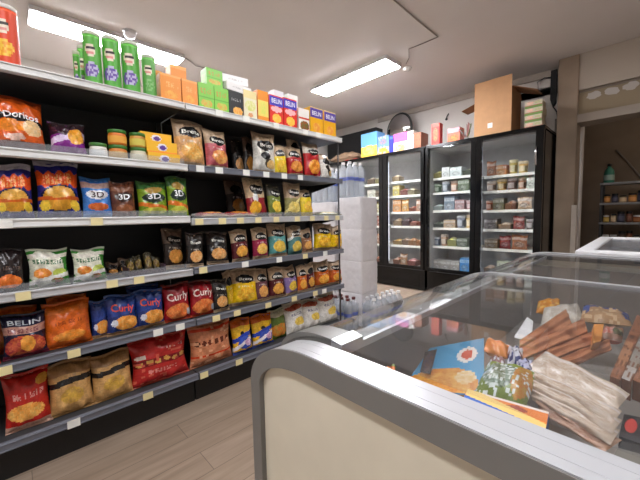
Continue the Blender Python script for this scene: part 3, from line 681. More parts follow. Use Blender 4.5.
# --- fifth shelf
put_bag(4, -40, -2, 318, 'curl_red', 'pinkish red bag edge at left photo edge, fifth shelf', None)
put_bag(4, 1, 47, 313, 'belin', 'navy crisp bag with orange food picture, fifth shelf left', ('BELIN', .14, .88, .79, .90, (190, 196, 206)), lean=.12)
put_bag(4, 43, 91, 301, 'plain_orange', 'large plain orange snack bag on the fifth shelf', None, lean=.14, group='plain orange snack bags')
put_bag(4, 48, 88, 295, 'plain_orange', 'plain orange bag standing behind the front orange bag', None, back=.14, group='plain orange snack bags')
put_bag(4, -12, 38, 307, 'plain_orange', 'orange bag behind the navy bag on fifth shelf', None, back=.14, group='plain orange snack bags')
CB = ('Curly', .12, .88, .54, .80, (226, 84, 50)); CR = ('Curly', .08, .92, .52, .80, (240, 214, 206))
put_bag(4, 91, 109, 300, 'curl_blue', 'dark blue snack bag half hidden beside the orange bag', None, back=.07, group='blue curled snack bags')
put_bag(4, 106, 137.5, 294, 'curl_blue', 'front dark blue curled snack bag, left one with red lettering', CB, group='blue curled snack bags')
put_bag(4, 135.5, 164, 289, 'curl_blue', 'dark blue curled snack bag next to the red ones', CB, group='blue curled snack bags')
put_bag(4, 128, 160, 284, 'curl_blue', 'blue bag rising behind the front blue snack bags', None, back=.14, group='blue curled snack bags')
put_bag(4, 163.5, 190, 283, 'curl_red', 'red curled snack bag, left one of the red pair', CR, group='red curled snack bags')
put_bag(4, 190, 214, 280, 'curl_red', 'red curled snack bag, right one, beside a black bag', CR, group='red curled snack bags')
put_bag(4, 213, 229, 279, 'k_black', 'black crisp bag with orange picture left of the yellow bag', OVAL, group=KG)
put_bag(4, 226, 236, 271, 'k_yellow', 'yellow bag edge showing behind the bright yellow bag', None, back=.09, group=KG)
put_bag(4, 232.5, 256, 269, 'k_gold', 'bright yellow crisp bag with black oval on fifth shelf', ('Brets', .26, .76, .70, .775, (240, 236, 226)), group=KG, lean=.13)
put_bag(4, 255.5, 269, 269, 'k_bpur', 'brownish purple crisp bag right of the bright yellow bag', OVAL, group=KG)
put_bag(4, 269.5, 284, 267, 'k_wine', 'dark brown-red crisp bag left of the lilac bag', OVAL, group=KG)
put_bag(4, 284.5, 298, 266, 'k_purple', 'lilac crisp bag on the fifth shelf', OVAL, group=KG)
put_bag(4, 298, 307, 265, 'k_orange', 'slim orange-brown bag right of the lilac bag', OVAL, group=KG)
put_bag(4, 307, 314.5, 263, 'k_wine', 'very slim dark bag before the two end orange bags', None, group=KG)
put_bag(4, 315.5, 329, 261, 'k_orange', 'orange crisp bag, left of two at fifth shelf end', OVAL, group=KG)
put_bag(4, 329.5, 341.5, 261, 'k_orange', 'orange crisp bag at the very end of the fifth shelf', OVAL, group=KG)
# --- bottom shelf
put_bag(5, 2, 50, 372, 'red_bag', 'large red snack bag at left of the bottom shelf', None, lean=.16)
KB = ('VICO', .2, .8, .64, .71, (226, 222, 214))
put_bag(5, 47, 93, 361, 'kraft_bag', 'kraft paper crisp bag with black band, left of the pair', None, lean=.14, group='kraft bags with black band')
put_bag(5, 91, 132, 352, 'kraft_bag', 'kraft paper crisp bag with black band, beside the red multipack', None, lean=.12, group='kraft bags with black band')
put_bag(5, 130, 187, 335, 'peanut', 'wide red multipack bag with nut pictures on the bottom shelf', None, lean=.08, t=.11)
put_bag(5, 189, 231, 321, 'peanut_tan', 'wide tan and orange multipack bag on the bottom shelf', None, lean=.08, t=.11)
put_bag(5, 232.5, 252, 318, 'puff_blue', 'yellow and blue snack bag, left of the pair on bottom shelf', None, lean=.14, group='yellow and blue snack bags')
put_bag(5, 252.5, 273, 314, 'puff_blue', 'yellow and blue snack bag, right of the pair on bottom shelf', None, lean=.14, group='yellow and blue snack bags')
put_bag(5, 270, 286, 309, 'green_mix', 'green and orange bag half hidden before the white bags', None, back=.06, lean=.14)
for k, (x0, x1, yt) in enumerate(((286.5, 305, 302), (304, 320.5, 299), (320, 337, 293))):
    put_bag(5, x0, x1, yt, 'white_bag', ('leftmost', 'middle', 'rightmost')[k]+' of three white crisp bags with brown top on the bottom shelf', None, lean=.2, group='white crisp bags')

# ------------------------------------------------------------------ wrapped stacks and water at the end of the shelving
def bale(x0, x1, y0, y1, z0, z1, label, seed):
    rr = random.Random(seed); cx, cy = (x0+x1)/2, (y0+y1)/2; w, d, h = (x1-x0)/2, (y1-y0)/2, z1-z0
    b = PM(); n, m = 48, 14; ph = [rr.uniform(0, 6) for _ in range(5)]
    def fn(u, v):
        a = 2*PI*u; c, s = math.cos(a), math.sin(a); e = .13
        X = math.copysign(abs(c)**e, c); Y = math.copysign(abs(s)**e, s)
        inset = 1-.035*(abs(2*v-1)**8)-.012*math.sin(v*40+3*a+ph[0])*.6-.010*math.sin(9*a+ph[1]+v*5)
        return (w*X*inset, d*Y*inset, h*v+.004*math.sin(4*a+ph[2]))
    b.grid(fn, n, m, WHITE)
    top = [fn(k/n, 1) for k in range(n)]; bot = [fn(k/n, 0) for k in range(n)]
    for k in range(n):
        b.poly([top[k], top[(k+1) % n], (0, 0, h+.01)], WHITE, True); b.poly([bot[(k+1) % n], bot[k], (0, 0, 0)], WHITE, True)
    o = b.build('wrapped_bale', M_WRAP, None, (cx, cy, z0))
    return tag(o, label, 'wrapped pack', 'white wrapped bales at the shelf end')
def water_pack(x, y, z, nx, ny, r, h, capmat, label, rz=0, lab=(60, 84, 180)):
    t = thing('water_bottle_pack', label, 'bottle pack', (x, y, z), (0, 0, rz), 'packs of water bottles')
    for i in range(nx):
        for j in range(ny): make_bottle(t, (i-(nx-1)/2)*2.03*r, (j-(ny-1)/2)*2.03*r, 0.001, r, h, capmat, lab)
    w, d = nx*r*1.02+.004, ny*r*1.02+.004
    b = PM(); rr = []
    for k in range(40):
        a = 2*PI*k/40; c, s = math.cos(a), math.sin(a); rr.append((w*math.copysign(abs(c)**.3, c), d*math.copysign(abs(s)**.3, s)))
    b.grid(lambda u, v: (rr[int(round(u*40)) % 40][0], rr[int(round(u*40)) % 40][1], .002+h*.8*v), 40, 3, WHITE)
    b.build('shrink_film', M_PLASTIC, t)
for k in range(4):
    bale(-2.325, -2.005, 2.52, 2.79, .004+k*.331, .004+(k+1)*.331-.001, ('lowest', 'second lowest', 'second highest', 'topmost')[k]+' white wrapped bale of the stack at the shelf end', 30+k)
for k in range(4):
    bale(-2.93, -2.36, 2.52, 2.79, .004+k*.322, .004+(k+1)*.322-.001, ('lowest', 'second lowest', 'second highest', 'topmost')[k]+' white wrapped bale of the stack behind the shelving end', 40+k)
water_pack(-2.235, 2.655, 1.336, 2, 3, .043, .36, M_FWHITE, 'pack of clear water bottles standing on the white wrapped stack')
water_pack(-2.62, 2.655, 1.300, 5, 3, .043, .36, M_FWHITE, 'pack of clear water bottles seen through the end of the shelving')
water_pack(-2.13, 2.385, 0, 3, 2, .042, .33, M_REDCAP, 'floor pack of water bottles with dark red caps at the shelf end')
water_pack(-1.90, 2.60, 0, 2, 3, .042, .33, M_FWHITE, 'floor pack of clear water bottles nearest the freezer beside the white stack')
water_pack(-1.90, 2.865, 0, 2, 3, .042, .33, M_FWHITE, 'farther floor pack of clear water bottles behind the one nearest the freezer')

# ------------------------------------------------------------------ upright coolers
YF = 4.30; ZT = 2.095
SHZ = {-1: [1.65, 1.43, 1.175, .955, .655], 0: [1.65, 1.43, 1.175, .955, .655], 1: [1.65, 1.43, 1.175, .955, .655], 2: [1.64, 1.435, 1.185, .935, .675], 3: [1.60, 1.41, 1.168, .928, .68]}
units = [((-4.75, -3.715), [(-4.64, -3.83)]), ((-3.70, -2.27), [(-3.61, -3.045), (-2.892, -2.325)]), ((-2.255, -.855), [(-2.212, -1.632), (-1.503, -.932)])]
def ring(x0, x1, z0, z1, gx0, gx1, gz0, gz1, ya, yb):
    b = PM()
    b.box((x0, ya, z0), (gx0, yb, z1)); b.box((gx1, ya, z0), (x1, yb, z1)); b.box((gx0, ya, z0), (gx1, yb, gz0)); b.box((gx0, ya, gz1), (gx1, yb, z1))
    return b
di = -1
for ui, ((xa, xb), doors) in enumerate(units):
    t = thing('glass_door_cooler', ('black glass-door cooler at far left behind the shelving', 'black two-door glass cooler partly behind the white wrapped stack', 'black two-door glass cooler under the big cardboard box')[ui], 'cooler', ((xa+xb)/2, YF, 0), group='glass door coolers')
    ox = (xa+xb)/2
    def Q(x, y, z): return (x-ox, y-YF, z)
    c = PM(); c.box(Q(xa, YF+.05, .06), Q(xa+.03, 5.0, ZT-.03)); c.box(Q(xb-.03, YF+.05, .06), Q(xb, 5.0, ZT-.03)); c.box(Q(xa, 4.97, .06), Q(xb, 5.0, ZT-.03))
    c.box(Q(xa, YF+.02, ZT-.05), Q(xb, 5.0, ZT)); c.box(Q(xa, YF+.05, .06), Q(xb, 5.0, .30))
    c.build('carcass', M_BLACKG, t)
    k = PM(); k.box(Q(xa+.01, YF+.03, .02), Q(xb-.01, YF+.06, .31))
    for q in range(9): k.box(Q(xa+.1, YF+.024, .06+q*.022), Q(xb-.1, YF+.03, .07+q*.022))
    k.build('kick_grille', M_BLACKG, t)
    for s in (xa+.05, xb-.11):
        PM().box(Q(s, YF+.1, 0), Q(s+.06, YF+.16, .06)).build('foot', M_DARK, t)
        PM().box(Q(s, 4.88, 0), Q(s+.06, 4.94, .06)).build('foot', M_DARK, t)
    l = PM(); l.box(Q(xa+.03, 4.955, .30), Q(xb-.03, 4.97, ZT-.05)); l.box(Q(xa+.03, YF+.06, .30), Q(xa+.045, 4.955, ZT-.05)); l.box(Q(xb-.045, YF+.06, .30), Q(xb-.03, 4.955, ZT-.05))
    l.box(Q(xa+.03, YF+.06, .30), Q(xb-.03, 4.97, .335)); l.box(Q(xa+.03, YF+.06, ZT-.07), Q(xb-.03, 4.97, ZT-.05))
    l.build('liner', M_INNER, t)
    PM().box(Q(xa, YF+.0, ZT-.03), Q(xb, YF+.02, ZT)).build('top_trim', M_BLACKG, t)
    mid = (doors[0][1]+doors[1][0])/2 if len(doors) > 1 else xb-.0
    if len(doors) > 1: PM().box(Q(mid-.02, YF+.055, .335), Q(mid+.02, YF+.09, ZT-.07)).build('mullion', M_INNER, t)
    for x in ((mid-.035, mid+.035, xb-.06) if len(doors) > 1 else (xa+.06, xb-.06)):
        PM().box(Q(x-.008, YF+.062, .40), Q(x+.008, YF+.078, ZT-.12)).build('led_strip', M_LED, t)
    edges = [(xa+.002, mid-.002), (mid+.002, xb-.002)]
    for j in range(len(doors)):
        g0, g1 = doors[j]; e0, e1 = edges[j]
        d = ring(e0-ox, e1-ox, .325, ZT-.032, g0-ox, g1-ox, .372, 2.045, -.03, .018).build('door', M_BLACKG, t, None, .004)
        PM().box(Q(g0-.006, YF-.012, .366), Q(g1+.006, YF-.005, 2.051)).build('door_glass', M_GLASS, d)
        hx = g1+.022 if j else g0-.022
        if ui == 2 and j == 1:
            PM().tube([Q(hx-.012, YF-.055, 1.66), Q(hx-.012, YF-.06, 1.80), Q(hx-.012, YF-.055, 1.86)], .011).build('handle', M_CHROME, d)
        else:
            PM().box(Q(hx-.010, YF-.05, 1.0), Q(hx+.010, YF-.03, 1.35)).build('handle', M_BLACKG, d)
        for si, z in enumerate(SHZ[di]):
            s0, s1 = e0+.05, e1-.05
            s = PM(); s.box(Q(s0, YF+.12, z-.012), Q(s1, 4.94, z)); sh = s.build('shelf', M_CSHELF, t)
            PM().box(Q(s0, YF+.112, z-.028), Q(s1, YF+.12, z+.006)).build('shelf_edge', M_CSHELF, sh)
        di += 1
# goods inside the coolers
rc = random.Random(5)
PAL = {0: [(150, 110, 90), (200, 190, 180), (180, 80, 60), (210, 170, 90)],
       1: [(206, 70, 56), (232, 180, 70), (226, 214, 196), (196, 120, 84), (236, 150, 60), (120, 60, 90), (222, 190, 120)],
       2: [(210, 214, 218), (150, 170, 190), (226, 206, 160), (90, 120, 80), (196, 140, 110), (120, 130, 160), (226, 196, 90)],
       3: [(226, 186, 70), (206, 110, 60), (230, 200, 150), (170, 60, 60), (120, 100, 90), (222, 214, 196)]}
ORD = ['first', 'second', 'third', 'fourth', 'fifth', 'sixth', 'seventh', 'eighth']
CN = [((200, 60, 50), 'red'), ((230, 180, 70), 'yellow'), ((220, 212, 200), 'cream'), ((196, 120, 84), 'tan'), ((236, 150, 60), 'orange'), ((120, 60, 90), 'purple'), ((150, 165, 190), 'pale blue'), ((90, 120, 80), 'green'), ((110, 100, 95), 'dark'), ((150, 110, 90), 'brown'), ((60, 130, 200), 'blue')]
def cname(c): return min(CN, key=lambda q: sum((a-b)**2 for a, b in zip(q[0], c)))[1]
DN = ['leftmost', 'second', 'third', 'rightmost']
LV = ['top', 'second', 'third', 'fourth', 'fifth', 'bottom']
def food(kind, w, h, d, col, seed):
    rr = random.Random(seed); lt = tuple(min(255, c*.5+120) for c in col); dk = tuple(c*.62 for c in col)
    if kind == 'carton':
        o = make_carton('food_carton', w, h, d, design(col, ('b', .66, .9, lt), ('t', .15, .85, .70, .84, dk), ('f', .5, .32, .36, .22, lt, dk)), col, lt); return o, 'carton'
    root = bpy.data.objects.new('food_tub' if kind == 'tub' else 'food_pouch' if kind == 'pouch' else 'food_tray', None); C.objects.link(root)
    if kind == 'tub':
        r = min(w/2, .06)
        PM().lathe([(r*.82, 0), (r*.86, .004), (r*.98, h*.8)], 22, col).build('tub', CARD, root)
        PM().lathe([(r*1.0, h*.78), (r*1.03, h*.80), (r*1.03, h*.95), (r*.96, h)], 22, lt).build('lid', CARD, root)
        PM().lathe([(r*.90, h*.18), (r*.965, h*.62)], 22, dk, caps=False, art=lambda u, j: dk if hsh(int(u*9)) > .4 else lt).build('label_band', CARD, root)
        return root, 'tub'
    if kind == 'pouch':
        make_bag(root, w, h, min(.05, w*.4), design(col, ('b', .70, .88, lt), ('f', .5, .35, .36, .2, lt, dk)), rr); return root, 'pouch'
    PM().hexa([(-d, -w/2*.9, 0), (0, -w/2*.9, 0), (0, w/2*.9, 0), (-d, w/2*.9, 0), (-d, -w/2, h*.7), (.006, -w/2, h*.7), (.006, w/2, h*.7), (-d, w/2, h*.7)], dk).build('tray', CARD, root)
    PM().grid(lambda u, v: (-d*.97+d*.94*v, -w*.46+w*.92*u, h*.7+h*.3*math.sin(PI*u)*math.sin(PI*v)), 8, 8, lambda u, v: lt if hsh(int(u*5), int(v*5), seed) > .5 else col).build('contents', CARD, root)
    return root, 'tray'
for di2, (ui, j) in enumerate(((1, 0), (1, 1), (2, 0), (2, 1))):
    g0, g1 = units[ui][1][j]
    levels = SHZ[di2]+[.336]
    for li, z in enumerate(levels):
        x = g0-.01 if di2 else g1-.36
        k = 0; head = (levels[li-1] if li else 2.0)-z
        kinds = {1: ['tray', 'carton', 'tray', 'pouch'], 2: ['tub', 'carton', 'tub', 'tray'], 3: ['carton', 'tray', 'pouch', 'tub'], 0: ['carton', 'tray']}[di2]
        if di2 in (1,) and li == 0: kinds = ['tray']
        while x < g1-.07 and k < 8:
            kd = rc.choice(kinds)
            w = rc.uniform(.11, .18) if kd != 'tub' else rc.uniform(.09, .12)
            if x+w > g1-.01: break
            h = {'tray': rc.uniform(.07, .11), 'carton': rc.uniform(.09, .17), 'pouch': rc.uniform(.12, .17), 'tub': rc.uniform(.10, .15)}[kd]
            h = min(h*1.22, head*.76)
            if li == 0 and di2 in (1, 3) and rc.random() < .3: x += w; continue
            col = rc.choice(PAL[di2])
            gm = sum(col)/3; col = tuple(max(10, min(240, .92*(.72*c+.28*gm)+rc.uniform(-12, 12))) for c in col)
            if di2 == 2 and li == 5:
                kd = 'carton'; blue = x > g0+.26; col = (58, 132, 196) if blue else (150, 146, 140); w = .13; h = .19 if blue else .13
            o, nm = food(kd, w*.96, h, .16 if kd != 'tub' else .1, col, rc.random()*99)
            yy = YF+.13+(.06 if kd == 'tub' else .028 if kd == 'pouch' else 0)+rc.uniform(0, .03)
            o.location = (x+w/2, yy, z+.0012); o.rotation_euler = (0, 0, -PI/2+rc.uniform(-.08, .08))
            tag(o, '%s %s, %s from left on the %s shelf behind the %s cooler door' % (cname(col), nm, ORD[k], LV[li], DN[di2]), nm, 'chilled goods in the coolers')
            x += w+rc.uniform(.001, .008); k += 1
# --- on top of the coolers
YT = 4.40
def topbox(x0, x1, yt, des, side, label, d=.22, name='carton', turn=0, yoff=0, top=None):
    a, b2 = at_y(x0, yt, YT+yoff), at_y(x1, yt, YT+yoff); w = b2.x-a.x; h = at_y((x0+x1)/2, yt, YT+yoff).z-ZT
    o = make_carton(name, w, h, d, des, side, top); o.location = ((a.x+b2.x)/2, YT+yoff, ZT+.001); o.rotation_euler = (0, 0, -PI/2+turn)
    return tag(o, label, 'box', 'boxes on top of the coolers')
topbox(361, 377, 133, design((104, 164, 220), ('b', 0, .48, (236, 190, 70)), ('f', .5, .3, .42, .2, (246, 220, 150), (240, 170, 50))), (120, 176, 226), 'light blue and yellow box on the left cooler')
topbox(377.5, 389, 136, design((110, 150, 196), ('b', 0, .42, (226, 170, 60)), ('n', 8, 10, .3, (170, 170, 180)), ('f', .5, .7, .3, .14, (200, 140, 110), (90, 120, 180))), (100, 130, 180), 'blue box with golden lower half below the round mirror', yoff=.03)
topbox(389.5, 393, 136, design((40, 46, 170), ('b', .8, .95, (60, 110, 200))), (40, 46, 160), 'narrow deep blue box beside the pink and violet box', yoff=-.01)
topbox(393.5, 407.5, 133, design((236, 224, 230), ('b', .72, 1.01, (226, 90, 170)), ('b', .52, .72, (150, 90, 200)), ('f', .5, .24, .36, .2, (240, 160, 70), (246, 220, 190))), (236, 228, 232), 'pink and violet box with white base on the left cooler')
topbox(408, 413.5, 131, design((240, 236, 232), ('b', .1, .9, (246, 244, 240)), ('s', .2, .9, .06, (214, 70, 60))), (236, 230, 226), 'slim white box with red stripe beside the brown carton')
topbox(414, 421, 132.5, design((170, 100, 66), ('n', 6, 8, .2, (150, 84, 56))), (150, 92, 62), 'brown carton standing on end between white box and bag')
topbox(431.5, 439.5, 123.5, design((222, 54, 40), ('f', .5, .5, .3, .3, (244, 150, 80), (226, 70, 50)), ('b', .85, 1.01, (240, 90, 70))), (206, 50, 40), 'tall red box on the cooler left of the pink packets', d=.10)
topbox(447.5, 460, 128, design((236, 110, 80), ('b', .68, 1.01, (244, 170, 180)), ('f', .5, .3, .4, .24, (246, 160, 60), (226, 80, 50))), (240, 150, 140), 'pink and orange packet box left of the big cardboard box', d=.14)
def toppouch(px, py, w, h, d, col, art, label, rx=0.0, name='soft_pack', thick=.07):
    p = at_y(px, py, YT+.06)
    root = thing(name, label, 'pack', (p.x, p.y+.06, ZT+thick*.45), (0, -PI/2+.03, -PI/2+rx), 'packs on top of the coolers'); make_bag(root, w, h, thick, art, rn); return root
toppouch(427, 141, .19, .14, .06, None, design((226, 230, 232), ('f', .6, .4, .3, .3, (90, 130, 160), (200, 210, 220))), 'small white and blue bag left of the tall red box', .2)
toppouch(340, 153, .72, .28, .1, None, design((176, 146, 120), ('f', .5, .5, .48, .4, (190, 160, 132), (160, 128, 100))), 'long tan sack lying on the left end of coolers', 0, 'sack', .22)
for k, (px, c) in enumerate(((347, (222, 70, 70)), (356, (226, 96, 90)))):
    toppouch(px, 157, .16, .10, .05, None, design(c, ('b', .3, .6, (240, 200, 196))), ('left', 'right')[k]+' small red and white pack in front of the tan sack', 0, 'soft_pack', .045).location.y -= .09
# silver-leafed clutter: gift ribbons
t = thing('foil_bow', 'tangle of silver and green foil ribbon beside the big cardboard box', 'ribbon', (-1.745, 4.44, ZT)); rr = random.Random(3)
PM().lathe([(.035, 0), (.04, .03), (.02, .045)], 16, (150, 150, 150)).build('knot', CARD, t)
for k in range(14):
    a = rr.uniform(0, 2*PI); L1 = rr.uniform(.08, .17); z1 = rr.uniform(.06, .22); col = rr.choice([(206, 204, 210), (120, 140, 90), (230, 226, 230), (150, 96, 90)])
    s = PM(); s.grid(lambda u, v: (math.cos(a)*L1*math.sin(PI*.75*v)*.7-.012*math.sin(a)*(u-.5), math.sin(a)*L1*math.sin(PI*.75*v)*.5+.02*math.cos(a)*(u-.5), .03+z1*math.sin(PI*.6*v)+.012*(u-.5)), 2, 10, col)
    s.build('ribbon_loop', CARD, t, fix=False).modifiers.new('thickness', 'SOLIDIFY').thickness = .0015
# big cardboard box with open flaps, mouth turned to the right
p0, p1 = at_y(474, 134, YT), at_y(511, 128, YT); bx0, bx1 = p0.x, p1.x; bz = ZT+.002; btop = at_y(490, 80, YT).z
t = thing('cardboard_box', 'big plain brown cardboard box standing open on the right cooler', 'cardboard box', ((bx0+bx1)/2, YT, bz)); w = (bx1-bx0)/2; h = btop-bz
PM().box((-w, 0, 0), (w, .006, h)).build('front_panel', M_KRAFT, t)
PM().box((-w, .006, 0), (-w+.006, .38, h*.72)).build('side_panel', M_KRAFT, t)
PM().box((w-.006, .006, 0), (w,   .38, h*.80)).build('side_panel', M_KRAFT_SHADE, t)
PM().box((-w, .38, 0), (w, .386, h*.72)).build('back_panel', M_KRAFT, t)
PM().box((-w+.006, .006, 0), (w-.006, .38, .006)).build('bottom_panel', M_KRAFT, t)
PM().hexa([(-w, .10, h*.70), (-w, .10, h*.705), (-w, .38, h*.705), (-w, .38, h*.70), (-w-.20, .09, h*.60), (-w-.20, .09, h*.607), (-w-.20, .30, h*.607), (-w-.20, .30, h*.60)]).build('flap', M_KRAFT_SHADE, t)
PM().hexa([(w, .02, h*.80), (w, .02, h*.81), (w, .37, h*.81), (w, .37, h*.80), (w+.24, .08, h*.66), (w+.24, .08, h*.67), (w+.24, .34, h*.67), (w+.24, .34, h*.66)]).build('flap', M_KRAFT_SHADE, t)
q = at_y(490, 125.5, YT); PM().box((q.x-t.location.x-.028, -.0015, q.z-bz-.03), (q.x-t.location.x+.028, 0, q.z-bz+.03)).build('white_sticker', M_TAGW, t)
# stack of small cartons right of it
a, b2 = at_y(524, 128, YT+.02), at_y(542, 126, YT+.02); w = (b2.x-a.x); ht = (at_y(532, 101, YT+.02).z-ZT)/4
for k in range(4):
    o = make_carton('tin_multipack', w-.01*(k % 2), ht-.001, .2, design((196, 186, 160), ('b', 0, .34, (110, 140, 70)), ('b', .34, .44, (190, 90, 90)), ('f', .3, .7, .2, .2, (226, 150, 130), (230, 210, 190)), ('f', .75, .7, .18, .2, (140, 160, 100), (226, 200, 170))), (176, 160, 130), (206, 190, 160))
    o.location = ((a.x+b2.x)/2, YT+.02, ZT+.001+k*ht); o.rotation_euler = (0, 0, -PI/2+.03*(k % 2))
    tag(o, '%s striped green and pink carton of the stack right of the cardboard box' % ('lowest', 'second lowest', 'second highest', 'topmost')[k], 'box', 'striped carton stack')
# black wall unit, mirror, hook, bracket
p, q = at_y(338, 134.5, 4.85), at_y(376, 127, 4.85); r_ = at_y(376, 150, 4.85)
t = thing('wall_unit', 'long black wall-mounted box above the left cooler', 'wall box', ((p.x-.3+q.x)/2, 4.95, r_.z)); w = (q.x-p.x+.3)/2; h = q.z-r_.z
PM().box((-w, -.1, 0), (w, .108, h)).build('housing', M_BLACK, t, None, .006)
p = at_y(398, 130, 4.86)
t = thing('round_mirror', 'round convex mirror on the back wall above blue boxes', 'mirror', (p.x, 4.90, p.z), (PI/2, 0, -.2)); r = .275
PM().lathe([(r, 0), (r*.92, .025), (r*.75, .052), (r*.5, .075), (r*.25, .088), (.004, .092)], 40).build('mirror_face', M_MIRROR, t)
PM().lathe([(r*1.0, -.012), (r*1.05, -.006), (r*1.05, .008), (r*.985, .012)], 40).build('rim', M_DARK, t)
PM().tube([(0, 0, -.012), (.03, 0, -.10), (.10, 0, -.16)], .012).build('wall_arm', M_DARK, t)
p = at_y(446, 119, 5.04)
t = thing('wall_hook', 'small dark slanted hook on the wall above the red box', 'hook', (p.x, 5.06, p.z))
PM().lathe([(.018, 0), (.018, .012), (.012, .014)], 14).build('base_plate', M_DARK, t).rotation_euler = (PI/2, 0, 0)
PM().tube([(0, -.012, 0), (.03, -.05, .03), (.06, -.06, .06)], .009).build('hook_arm', M_DARK, t)
p = at_y(554, 70, 5.02); q = at_y(554, 107, 5.02)
t = thing('cable_bracket', 'tall black bracket and wire loop on wall left of the pillar', 'bracket', (p.x, 5.06, q.z)); h = p.z-q.z
PM().prism([(-.03, .10), (.0, 0), (.03, .05), (.035, h), (-.03, h)], -.05, 0).build('back_bar', M_DARK, t)
PM().tube([(-.03, -.03, h*.52), (-.16, -.03, h*.50), (-.17, -.03, h*.80), (-.10, -.03, h*.86), (-.03, -.03, h*.82)], .008).build('wire_loop', M_DARK, t)
PM().tube([(0, -.02, .01), (.04, -.02, -.06), (.05, -.02, -.12)], .007).build('cable_tail', M_DARK, t)
for k, py in enumerate((172, 213, 180)):
    if k == 2: continue
    p = at_y(554, py, 5.04); PMo = PM().box((p.x-.02, 5.03, p.z-.014), (p.x+.03, 5.06, p.z+.014)).build('pipe_clip', M_DARK)
    tag(PMo, ('upper', 'lower')[k]+' small dark clip on the wall between cooler and pillar', 'clip', 'wall clips')
p = at_y(554, 150, 5.04)
cable('wall_pipe', 'thin pale pipe running down the wall between cooler and pillar', [(p.x+.01, 5.04, 2.3), (p.x+.01, 5.04, .1)], .012, 'pipe')
a, b2 = at_y(571.5, 205, 4.72), at_y(577, 205, 4.72)
bd = PM().box((a.x, 4.72, 0), (b2.x, 4.745, a.z)).build('leaning_board', solid('pale_board', (190, 180, 168), .7), None, None, .003)
tag(bd, 'tall narrow pale board standing in front of the pillar', 'board')
# ------------------------------------------------------------------ storage room shelving
YS = 6.5
t = thing('storage_rack', 'pale storage rack with jars in the dim back room', 'rack', (0, YS, 0))
zs = [1.55, 1.25, .955, .66]
for z in zs: PM().box((-.565, 0, z-.03), (.75, .35, z)).build('rack_shelf', M_SHELF, t)
for x in (-.56, .72):
    for y in (.01, .32): PM().box((x, y, 0), (x+.03, y+.025, 1.56)).build('rack_post', M_POST, t)
rs = random.Random(9)
p = at_y(608.5, 183, YS+.08)
t = thing('green_jug', 'big green bottle standing on top of the storage rack', 'bottle', (p.x, YS+.12, 1.551))
PM().lathe([(.055, 0), (.062, .01), (.062, .15), (.05, .20), (.022, .235), (.022, .25)], 22, (60, 130, 110)).build('jug_body', CARD, t)
PM().lathe([(.027, .25), (.027, .285), (.02, .29)], 16).build('cap', M_DARK, t)
PM().lathe([(.0635, .04), (.0635, .12)], 22, (170, 190, 180), caps=False, art=lambda u, j: (160, 186, 176)).build('label_band', CARD, t)
for li, z in enumerate(zs[1:]):
    x = -.52; k = 0
    while x < .1:
        r = rs.uniform(.03, .045); h = rs.uniform(.10, .17)
        col = rs.choice([(150, 84, 40), (196, 130, 60), (110, 60, 40), (206, 180, 140), (60, 60, 80), (196, 160, 70)])
        if li == 2: col = rs.choice([(120, 66, 40), (190, 180, 170), (80, 60, 50)])
        root = thing('storage_jar', '%s jar, %s from left on the %s shelf of the storage rack' % (cname(col), ORD[min(k, 7)], ('second', 'third', 'lowest visible')[li]), 'jar', (x+r, YS+.09, z+.001), group='jars on the storage rack')
        make_jar(root, r, h, col, tuple(min(255, c+40) for c in col), M_DARK if rs.random() < .5 else M_FWHITE)
        x += 2*r+rs.uniform(.006, .02); k += 1
        if k > 7: break
cable('storage_cable', 'dark cable hanging slantwise on the storage room wall', [at_y(616, 150, 7.192), at_y(626, 160, 7.192), at_y(645, 182, 7.192)], .012)

